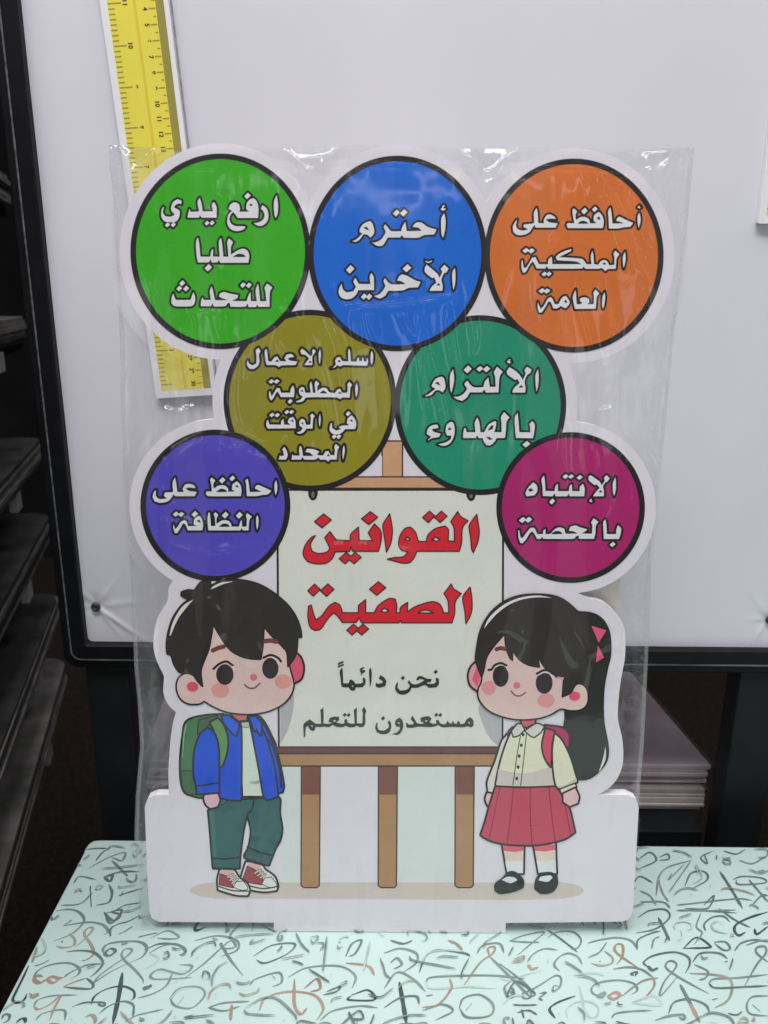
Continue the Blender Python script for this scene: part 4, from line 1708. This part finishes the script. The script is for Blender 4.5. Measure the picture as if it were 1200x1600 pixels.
# ------------------------------------------------------------------ rulers on the whiteboard
YF = YB - .0012
bl, brr = bp(243.5, 623, YB - .005), bp(338.5, 619, YB - .005)
tl_, tr_ = bp(155.6, 0, YB - .005), bp(262, 0, YB - .005)
up = ((tl_ - bl).normalized() + (tr_ - brr).normalized()).normalized()
rt = Vector((up.z, 0, -up.x))
RWID = .5 * ((tr_ - tl_).length + (brr - bl).length)
RLEN = .315
ruler = empty('ruler', bl, 'yellow ruler with white border fixed upright on the whiteboard, partly behind the green circle', 'ruler', 'yellow rulers on the whiteboard')
ruler.rotation_euler = (0, math.atan2(up.x, up.z), 0)


def local(p):
    d = p - bl
    return d.dot(rt), d.dot(up)


def plate(name, x0, x1, z0, z1, y0, y1, mat, parent, r=.0012):
    P = rrect(x0, x1, z0, z1, r, 4)
    m = len(P)
    V = [Vector((x, y0, z)) for x, z in P] + [Vector((x, y1, z)) for x, z in P]
    Fc = [tuple(range(m)), tuple(reversed(range(m, 2 * m)))] + [(i, m + i, m + (i + 1) % m, (i + 1) % m) for i in range(m)]
    return mesh(name, V, Fc, mat, parent)


WB_ = obs(226, 222, 226, k=.78, rough=.45, mottle=.01, name='white_border')
YEL = obs(222, 200, 72, k=.76, rough=.45, mottle=.03, name='yellow_print')
YEL2 = obs(204, 182, 56, k=.76, rough=.45, mottle=.03)
OLV = obs(136, 130, 60, k=.74, rough=.45, mottle=.08)
TICK = obs(150, 138, 46, k=.74)
NUM = obs(58, 44, 30, k=.74)
plate('ruler_board', 0, RWID, 0, RLEN, 0.001, 0.0048, WB_, ruler)
yf = .00098
plate('yellow_face', RWID * .107, RWID * .93, .0046, RLEN - .004, yf - .00003, yf + .0001, YEL, ruler, .0004)
plate('scale_band', RWID * .81, RWID * .93, .0046, RLEN - .004, yf - .00006, yf, OLV, ruler, .0003)
plate('centre_line', RWID * .485, RWID * .525, .0046, RLEN - .004, yf - .00006, yf, YEL2, ruler, .0003)
# clear sleeve edge beside it
plate('sleeve_edge', RWID + .0007, RWID + .0016, -.001, RLEN, .0025, .0032, noise_mat('sleeve_edge_plastic', (.22, .22, .24), (.36, .36, .38), 200, .2), ruler, .0004)
a0 = local(bp(168 + 5, 72, YB - .005))[1]
a1 = local(bp(168 + 5 + 9, 137, YB - .005))[1]
inch = (a0 - a1)
tick = MB()


def tk(x0, x1, z, h):
    tick.add([(x0, yf - .00009, z - h / 2), (x1, yf - .00009, z - h / 2), (x1, yf - .00009, z + h / 2), (x0, yf - .00009, z + h / 2)], [(0, 1, 2, 3)])


labels = []
for i in range(-5, 14):
    z = a0 + (i - 4) * inch
    for e in range(8):
        zz = z + e * inch / 8
        if .006 < zz < RLEN - .006:
            tk(RWID * .112, RWID * (.31 if e == 0 else .205), zz, .0007)
    if .01 < z < RLEN - .01:
        labels.append((RWID * .36, z, str(6 + i)))
c0 = local(bp(232, 38, YB - .005))[1]
c1 = local(bp(252, 185, YB - .005))[1]
cmv = (c0 - c1) / 6
for i in range(-8, 42):
    z = c0 - (i - 5) * cmv
    if .006 < z < RLEN - .006:
        tk(RWID * .70, RWID * .80, z, .0007)
        if 0 < i:
            labels.append((RWID * .645, z, str(i)))
    if .006 < z - cmv / 2 < RLEN - .006:
        tk(RWID * .755, RWID * .80, z - cmv / 2, .0006)
tick.build('tick_marks', TICK, ruler)
dig = MB()
for x, z, t in labels:
    cu = bpy.data.curves.new('num', 'FONT')
    cu.body = t
    cu.size = .0036
    cu.align_x = 'CENTER'
    cu.align_y = 'CENTER'
    cu.offset = .0001
    ob = bpy.data.objects.new('num', cu)
    me = ob.to_mesh()
    V = [Vector((x + v.co.y, yf - .00010, z - v.co.x)) for v in me.vertices]
    dig.add(V, [tuple(p.vertices) for p in me.polygons])
    ob.to_mesh_clear()
    bpy.data.objects.remove(ob)
    bpy.data.curves.remove(cu)
dig.build('numbers', NUM, ruler)
r2 = ruler.copy()
COL.objects.link(r2)
r2.location = bp(1186, 349, YB - .005)
r2.rotation_euler = (0, R(-.4), 0)
r2['label'] = 'second yellow ruler, mostly cut off by the right edge of the photo'
for ch in list(ruler.children):
    c = ch.copy()
    COL.objects.link(c)
    c.parent = r2

# ------------------------------------------------------------------ dark shelving to the left
ya = R(-15)
D = Vector((math.sin(ya), math.cos(ya), 0))
PN = Vector((math.cos(ya), -math.sin(ya), 0))           # faces right
far = CP + ray(116, 1100) * (1.0 / ray(116, 1100).y)
rack = empty('shelving_rack', (far.x, far.y, FLZ), 'dark metal rack with deep shelves in the shadow left of the whiteboard', 'shelf')
RKM = noise_mat('rack_metal', (.010, .010, .010), (.018, .018, .017), 30, .5)
TAGM = noise_mat('price_tag', (.3, .3, .29), (.45, .45, .44), 60, .5)
SHP = [noise_mat('dim_board', (.09, .088, .082), (.25, .245, .23), 26, .6, stretch=(1, 1, 14)),
       noise_mat('dim_board', (.022, .024, .022), (.07, .07, .066), 26, .6, stretch=(1, 1, 14))]
WRAPD = film_mat('dim_wrap', .10, .22, (.9, .9, .9), 1.0, hazec=(.12, .12, .12))
lev = []
for py in (300, 492, 700, 862, 1045, 1228):
    lev.append(hit(48, py, far, PN).z)
RL, RW = .74, .30
MR = Matrix.Translation(Vector((far.x, far.y, 0))) @ Matrix(((-D.x, -PN.x, 0, 0), (-D.y, -PN.y, 0, 0), (0, 0, 1, 0), (0, 0, 0, 1)))
RLoc = Vector(rack.location)
for px_ in (0.02, RL - .05):
    for py_ in (.02, RW - .02):
        mb = MB()
        mb.box(px_, px_ + .025, py_, py_ + .025, FLZ, lev[0] + .25, MR)
        mb.v = [v - RLoc for v in mb.v]
        if py_ > .1 or px_ > .5:
            mb.build('post', RKM, rack)
words = ['topmost', 'second highest', 'third highest', 'third lowest', 'second lowest', 'lowest']
for i, z in enumerate(lev):
    th = .030
    mb = MB()
    mb.box(0, RL, .012, RW, z - th - .012, z - th - .001, MR)
    mb.v = [v - RLoc for v in mb.v]
    s_ = mb.build('shelf_board', RKM, rack, bevel=.001)
    mb = MB()
    mb.box(.17, .195, .0035, .0118, z - th - .024, z - th - .004, MR)
    mb.v = [v - RLoc for v in mb.v]
    mb.build('price_tag', TAGM, s_)
    rt_ = empty('board_stack', MR @ Vector((RL / 2, .1, z - th)), 'dim stack of flat boards, %s of six on the rack' % words[i], 'board stack', 'stacks of boards on the rack')
    L = Vector(rt_.location)
    rnd = random.Random(40 + i)
    zz = z - th
    while zz < z - .002:
        t = rnd.uniform(.0035, .006)
        mb = MB()
        e0, e1 = rnd.uniform(.0, .012), rnd.uniform(0, .006)
        P = rrect(e0, RL - .1 + e1, rnd.uniform(0, .004), RW - .02, .03, 6)
        m = len(P)
        V = [MR @ Vector((x, y, zz)) - L for x, y in P] + [MR @ Vector((x, y, zz + t - .0006)) - L for x, y in P]
        mesh('board_sheet', V, [tuple(reversed(range(m))), tuple(range(m, 2 * m))] + [(k, (k + 1) % m, m + (k + 1) % m, m + k) for k in range(m)], SHP[(i + int(zz * 3e3)) % 2], rt_)
        zz += t

# ------------------------------------------------------------------ the clear plastic sleeve round the sign
LY = [(222, 165), (260, 168), (300, 173), (420, 178), (530, 184), (640, 186), (760, 191), (900, 201), (1000, 205), (1050, 207), (1100, 212), (1170, 216), (1250, 209), (1310, 207), (1400, 213), (1449, 221)]
RY = [(222, 1089), (330, 1080), (430, 1070), (520, 1057), (620, 1048), (760, 1033), (870, 1021), (1010, 1017), (1170, 1009), (1260, 1001), (1330, 996), (1449, 992)]
TX = [(165, 223), (300, 233), (420, 231), (560, 227), (700, 230), (860, 231), (960, 233), (1089, 227)]
NX, NY = 330, 430
uu = np.linspace(0, 1, NX)
vv = np.linspace(0, 1, NY)
U, V_ = np.meshgrid(uu, vv)
ytop = np.interp(165 + 924 * U, [a for a, _ in TX], [b for _, b in TX])
PYg = ytop + (1449 - ytop) * V_
XLg = np.interp(PYg, [a for a, _ in LY], [b for _, b in LY])
XRg = np.interp(PYg, [a for a, _ in RY], [b for _, b in RY])
PXg = XLg + (XRg - XLg) * U


def vnoise(x, y, seed):
    rs = np.random.RandomState(seed)
    G = rs.rand(64, 64)
    xi = np.floor(x).astype(int)
    yi = np.floor(y).astype(int)
    fx = x - xi
    fy = y - yi
    fx = fx * fx * (3 - 2 * fx)
    fy = fy * fy * (3 - 2 * fy)
    g = lambda a, b: G[b % 64, a % 64]
    return (g(xi, yi) * (1 - fx) + g(xi + 1, yi) * fx) * (1 - fy) + (g(xi, yi + 1) * (1 - fx) + g(xi + 1, yi + 1) * fx) * fy - .5


def ridge(X, Y, P, wd, amp):
    """a crease along a polyline: sharp crest, fading at both ends"""
    P = smooth_open(P, 5)
    H = np.zeros(X.shape)
    cum = 0
    lens = [math.hypot(P[i + 1][0] - P[i][0], P[i + 1][1] - P[i][1]) for i in range(len(P) - 1)]
    tot = sum(lens)
    best = np.full(X.shape, 1e9)
    S = np.zeros(X.shape)
    for i in range(len(P) - 1):
        ax, ay = P[i]
        ex, ey = P[i + 1][0] - ax, P[i + 1][1] - ay
        L = ex * ex + ey * ey + 1e-9
        t = np.clip(((X - ax) * ex + (Y - ay) * ey) / L, 0, 1)
        d = np.hypot(X - ax - t * ex, Y - ay - t * ey)
        s = (cum + t * lens[i]) / tot
        m = d < best
        best = np.where(m, d, best)
        S = np.where(m, s, S)
        cum += lens[i]
    env = np.clip(np.sin(np.pi * np.clip(S, 0, 1)), 0, 1) ** .6
    return amp * env * np.exp(-(best / wd) ** 1.3)


MMR = [  # crease polylines seen in the photo, half width px, height mm
    ("420,248 520,244 600,236 700,236 790,240", 5, 1.0), ("760,236 860,238 960,240 1040,242", 6, 1.4), ("300,236 380,240 440,250", 5, .9),
    ("166,228 190,236 205,300 200,330", 5, 2.0), ("195,230 205,290 196,350 184,420", 6, 1.6), ("176,240 186,300 190,380", 5, 1.2),
    ("1012,235 1016,275 1028,315", 4, 2.2), ("1012,240 1042,238 1052,240", 4, 2.0), ("1020,260 1035,280 1048,312", 4, 1.8), ("1052,240 1038,262 1024,268", 4, 1.6),
    ("1060,250 1055,300 1062,400 1050,500", 6, 1.5), ("1078,232 1072,330 1058,470", 5, 1.2),
    ("935,265 962,320 985,380 1010,430 1035,470", 5, .9), ("970,280 990,330 1030,400", 4, .8), ("945,300 965,360 985,430", 7, .7), ("905,255 912,300 915,350", 8, .5),
    ("900,430 910,480 925,540 935,640", 4, .8), ("945,420 955,470 965,560 985,650", 4, .8), ("880,470 888,520 890,560", 4, .6), ("1010,480 990,520 985,600 1000,700", 6, 1.1), ("1005,500 1030,500 1040,510", 9, 1.0),
    ("525,478 560,482 640,478 700,466 720,455", 6, .7), ("553,482 556,510 560,545", 7, .8), ("575,480 578,500 590,540", 6, .7), ("590,490 594,560 600,640 604,760", 4, .7),
    ("660,500 668,560 690,640 700,700", 5, .7), ("700,470 706,540 720,600", 6, .8), ("655,440 658,560 664,640", 5, .5), ("735,470 742,520 738,560", 5, .6), ("760,660 750,700 745,745", 7, .6),
    ("505,490 530,540 540,600 548,700", 6, .7), ("470,500 500,580 520,680 530,760", 5, .5), ("430,500 400,560 385,600", 8, .6), ("370,560 360,620 372,680", 6, .6), ("360,660 400,690 450,690", 8, .7),
    ("297,480 296,520 300,545", 7, .8), ("335,485 350,520 365,540", 9, .7), ("300,490 400,482 470,490", 7, .6), ("345,300 352,350 350,420", 8, .4),
    ("240,560 236,620 245,680 235,760", 6, 1.0), ("262,600 280,640 265,690", 7, .9), ("225,640 240,640 262,610", 6, .8), ("205,560 214,640 210,740", 6, 1.0),
    ("245,745 290,705 325,680", 8, .8), ("320,690 345,705 400,690", 10, .7), ("255,730 330,690 420,720", 9, .6), ("265,850 330,862 420,845", 6, .6), ("240,810 300,818 400,812", 7, .5), ("222,860 235,900 232,960", 6, 1.0),
    ("880,660 878,720 884,790", 6, .7), ("925,680 930,740 920,800", 6, .6), ("960,700 985,780 980,830", 6, .7), ("1005,830 1000,900 1012,980", 7, 1.2), ("995,900 990,1000 1000,1100", 6, 1.2),
    ("286,950 292,1010 290,1050", 5, .7), ("330,930 350,980 330,1000", 9, .8), ("390,950 370,990 400,1040", 9, .8), ("420,930 400,980 420,1020", 8, .7), ("360,900 330,935 350,960", 8, .6),
    ("800,950 815,1000 805,1030", 9, .7), ("860,940 880,1000 900,1040", 8, .8), ("880,960 915,1010 910,1080", 7, .7), ("760,990 790,980 830,1000", 8, .5),
    ("222,1010 236,1040 230,1080 240,1130", 6, 1.6), ("212,1090 240,1110 258,1085", 6, 1.4), ("226,1140 235,1170 222,1240", 6, 1.6), ("245,1120 236,1190 216,1260", 5, 1.4), ("258,1140 240,1180 228,1230", 5, 1.2), ("208,1000 215,1100 212,1240 207,1330", 5, 1.4),
    ("1004,1000 1000,1080 996,1180", 5, 1.4), ("985,1040 992,1120 984,1220", 6, 1.2), ("1012,960 1006,1060 1004,1180", 5, 1.2),
    ("480,860 560,850 660,866 760,858", 7, .4), ("470,780 480,830 476,880", 7, .4), ("560,780 552,860 556,900", 7, .35), ("770,1190 830,1200 880,1188", 5, .5), ("780,1285 840,1290 890,1280", 5, .5),
    ("322,1330 350,1345 352,1370", 7, .6), ("505,1340 520,1390 540,1420", 8, .5), ("640,1000 650,1080 640,1160", 10, .35),
]
H = np.zeros(U.shape)
for s, wd, a in MMR:
    P = pts(s)
    A_ = np.array(P)
    x0, y0 = A_.min(0) - 60
    x1, y1 = A_.max(0) + 60
    m = (PXg > x0) & (PXg < x1) & (PYg > y0) & (PYg < y1)
    H[m] += ridge(PXg[m], PYg[m], P, wd * .9, a * .0017)
rs = np.random.RandomState(5)
for k in range(46):                                      # lesser creases, mostly running down
    x = rs.uniform(190, 1040)
    y = rs.uniform(240, 1380)
    L_ = rs.uniform(30, 130)
    an = rs.normal(math.pi / 2, .5)
    b = rs.uniform(-14, 14)
    P = [(x, y), (x + math.cos(an) * L_ / 2 + b, y + math.sin(an) * L_ / 2), (x + math.cos(an) * L_, y + math.sin(an) * L_)]
    A_ = np.array(P)
    x0, y0 = A_.min(0) - 50
    x1, y1 = A_.max(0) + 50
    m = (PXg > x0) & (PXg < x1) & (PYg > y0) & (PYg < y1)
    edge = 1.5 if (x < 260 or x > 960) else .55
    H[m] += ridge(PXg[m], PYg[m], P, rs.uniform(3, 7), edge * rs.uniform(.25, .8) * .001)
for k in range(70):
    left = k % 2
    y = rs.uniform(240, 1400)
    x = np.interp(y, [a for a, _ in (LY if left else RY)], [b for _, b in (LY if left else RY)]) + (1 if left else -1) * rs.uniform(6, 60)
    an = rs.normal(math.pi / 2, .28)
    L_ = rs.uniform(40, 170)
    P = [(x, y), (x + math.cos(an) * L_ / 2 + rs.uniform(-7, 7), y + math.sin(an) * L_ / 2), (x + math.cos(an) * L_, y + math.sin(an) * L_)]
    A_ = np.array(P)
    x0, y0 = A_.min(0) - 40
    x1, y1 = A_.max(0) + 40
    m = (PXg > x0) & (PXg < x1) & (PYg > y0) & (PYg < y1)
    H[m] += ridge(PXg[m], PYg[m], P, rs.uniform(2.2, 5), rs.choice([-1, 1]) * rs.uniform(.4, 1.2) * .001)
nz1 = vnoise(PXg / 70, PYg / 130, 1) * .0012 + vnoise(PXg / 28, PYg / 60, 2) * .00045 + vnoise(PXg / 11, PYg / 20, 3) * .00010
msk = np.clip(vnoise(PXg / 90, PYg / 200, 21) * 4 + .35, 0, 1)
nz1 += msk * (vnoise(PXg / 10 + 2.2 * vnoise(PXg / 60, PYg / 90, 23), PYg / 190, 22) * .00030 + vnoise(PXg / 20, PYg / 260, 24) * .00050)
# pulled flat over the print, loose at the borders
over = np.zeros(U.shape)
for _n, cx, cy, rx, ry, _c in CIRC:
    over = np.maximum(over, 1 - np.clip(np.hypot((PXg - cx) / (rx + 30), (PYg - cy) / (ry + 30)) - .96, 0, .25) * 4)
over = np.maximum(over, (((PXg > 250) & (PXg < 972) & (PYg > 640) & (PYg < 1440)) | ((PXg > 222) & (PXg < 1000) & (PYg > 1236))).astype(float))
for it in range(10):
    over[1:-1, 1:-1] = (over[:-2, 1:-1] + over[2:, 1:-1] + over[1:-1, :-2] + over[1:-1, 2:] + over[1:-1, 1:-1]) / 5
ed = np.minimum(np.minimum(U * 12, (1 - U) * 12), np.minimum(V_ * 34, 1.0))
ed = np.clip(ed, 0, 1) ** .7
crm = np.zeros(U.shape)
for cx, cy, rx, ry, a in ((1036, 272, 46, 60, 1.0), (186, 262, 40, 60, .9), (205, 340, 22, 60, .6), (480, 246, 60, 12, .7), (760, 240, 110, 11, .8), (960, 238, 90, 12, .8), (300, 240, 70, 12, .5), (620, 232, 90, 9, .6),
                          (1020, 500, 34, 46, .35), (240, 1110, 34, 160, 2.6), (992, 1060, 30, 200, 2.0), (232, 800, 26, 120, .7), (1040, 620, 26, 120, .7), (228, 640, 36, 90, .3), (222, 1410, 14, 40, .5), (985, 1425, 16, 26, .5)):
    crm = np.maximum(crm, a * np.exp(-((PXg - cx) / rx) ** 2 - ((PYg - cy) / ry) ** 2))
c1_ = vnoise(PXg / 9 + PYg / 31, PYg / 10 - PXg / 40, 31)
c2_ = vnoise(PXg / 21 - PYg / 60, PYg / 26, 32)
H += crm * ((.5 - np.abs(c1_) * 2) * .0007 + (.5 - np.abs(c2_) * 2) * .0012)
gat = np.maximum(np.exp(-((PXg - XLg - 14) / 22) ** 2), np.exp(-((XRg - PXg - 16) / 24) ** 2)) * np.clip((PYg - 560) / 300, 0.15, 1)
H += gat * (.5 - np.abs(vnoise(PXg / 6.5 + 1.5 * vnoise(PXg / 40, PYg / 70, 41), PYg / 150, 42)) * 2) * .0011
hf = .0009 + H * (.75 + .9 * (1 - over)) + nz1 * (.5 + .9 * (1 - over)) + .0004
hf = np.maximum(hf, .0006)
drop = -.0042 * (1 - over)
FRT = np.where(over > .6, hf, hf + drop)
FRT = np.maximum(FRT * ed + (-.0032) * (1 - ed), np.where(over > .35, .0006, -.0050))
bulge = np.clip((PYg - 860) / 560, 0, 1) * np.clip((PXg - 610) / 80, 0, 1) * np.clip((XRg - PXg) / 24, 0, 1)
nb = vnoise(PXg / 60, PYg / 110, 8) * .0016 + vnoise(PXg / 24, PYg / 40, 9) * .0007
BCK = -.0090 - .0300 * bulge + nb
BCK = np.minimum(BCK * ed + (-.0036) * (1 - ed), np.where(over > .35, -.0066, 1))
sleeve = empty('plastic_sleeve', FOOT, 'clear crinkled plastic sleeve with glints along its top, wrapped round the sign', 'plastic bag')
FILM = film_mat('clear_film', .003, .055, (.994, .994, .994), .9, veil=.020)
FILMB = film_mat('clear_back_film', .030, .16, (.97, .97, .975), 1.5, veil=.075)  # stronger haze and patches paint the reflections of the loose crumples


def sheet(name, Hm, mat):
    V = []
    for j in range(NY):
        for i in range(NX):
            q = sp(PXg[j, i], PYg[j, i], 0) + SN * Hm[j, i]
            if q.z + FOOT.z < .0012:
                q.z = .0012 - FOOT.z
            V.append(q)
    Fc = [(j * NX + i, (j + 1) * NX + i, (j + 1) * NX + i + 1, j * NX + i + 1) for j in range(NY - 1) for i in range(NX - 1)]
    return mesh(name, V, Fc, mat, sleeve, smooth=True)


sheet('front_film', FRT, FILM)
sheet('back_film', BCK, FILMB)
# the welded side seams: a narrow double strip with a dotted crimp
for nm, edge, sg in (('side_seam', LY, 1), ('side_seam', RY, -1)):
    V, Fc = [], []
    yy = np.linspace(228, 1446, 330)
    xe = np.interp(yy, [a for a, _ in edge], [b for _, b in edge])
    for j, (y, x) in enumerate(zip(yy, xe)):
        for q in range(4):
            h = -.0028 + (.0007 if q in (1, 2) and j % 3 else .0)
            V.append(sp(x + sg * (1 + q * 2.0), y, 0) + SN * h)
            if V[-1].z + FOOT.z < .0014:
                V[-1].z = .0014 - FOOT.z
    for j in range(len(yy) - 1):
        for q in range(3):
            a = j * 4 + q
            Fc.append((a, a + 4, a + 5, a + 1))
    mesh(nm, V, Fc, film_mat('seam_film', .16, .16, (.93, .93, .94), 1.2), sleeve, smooth=True)
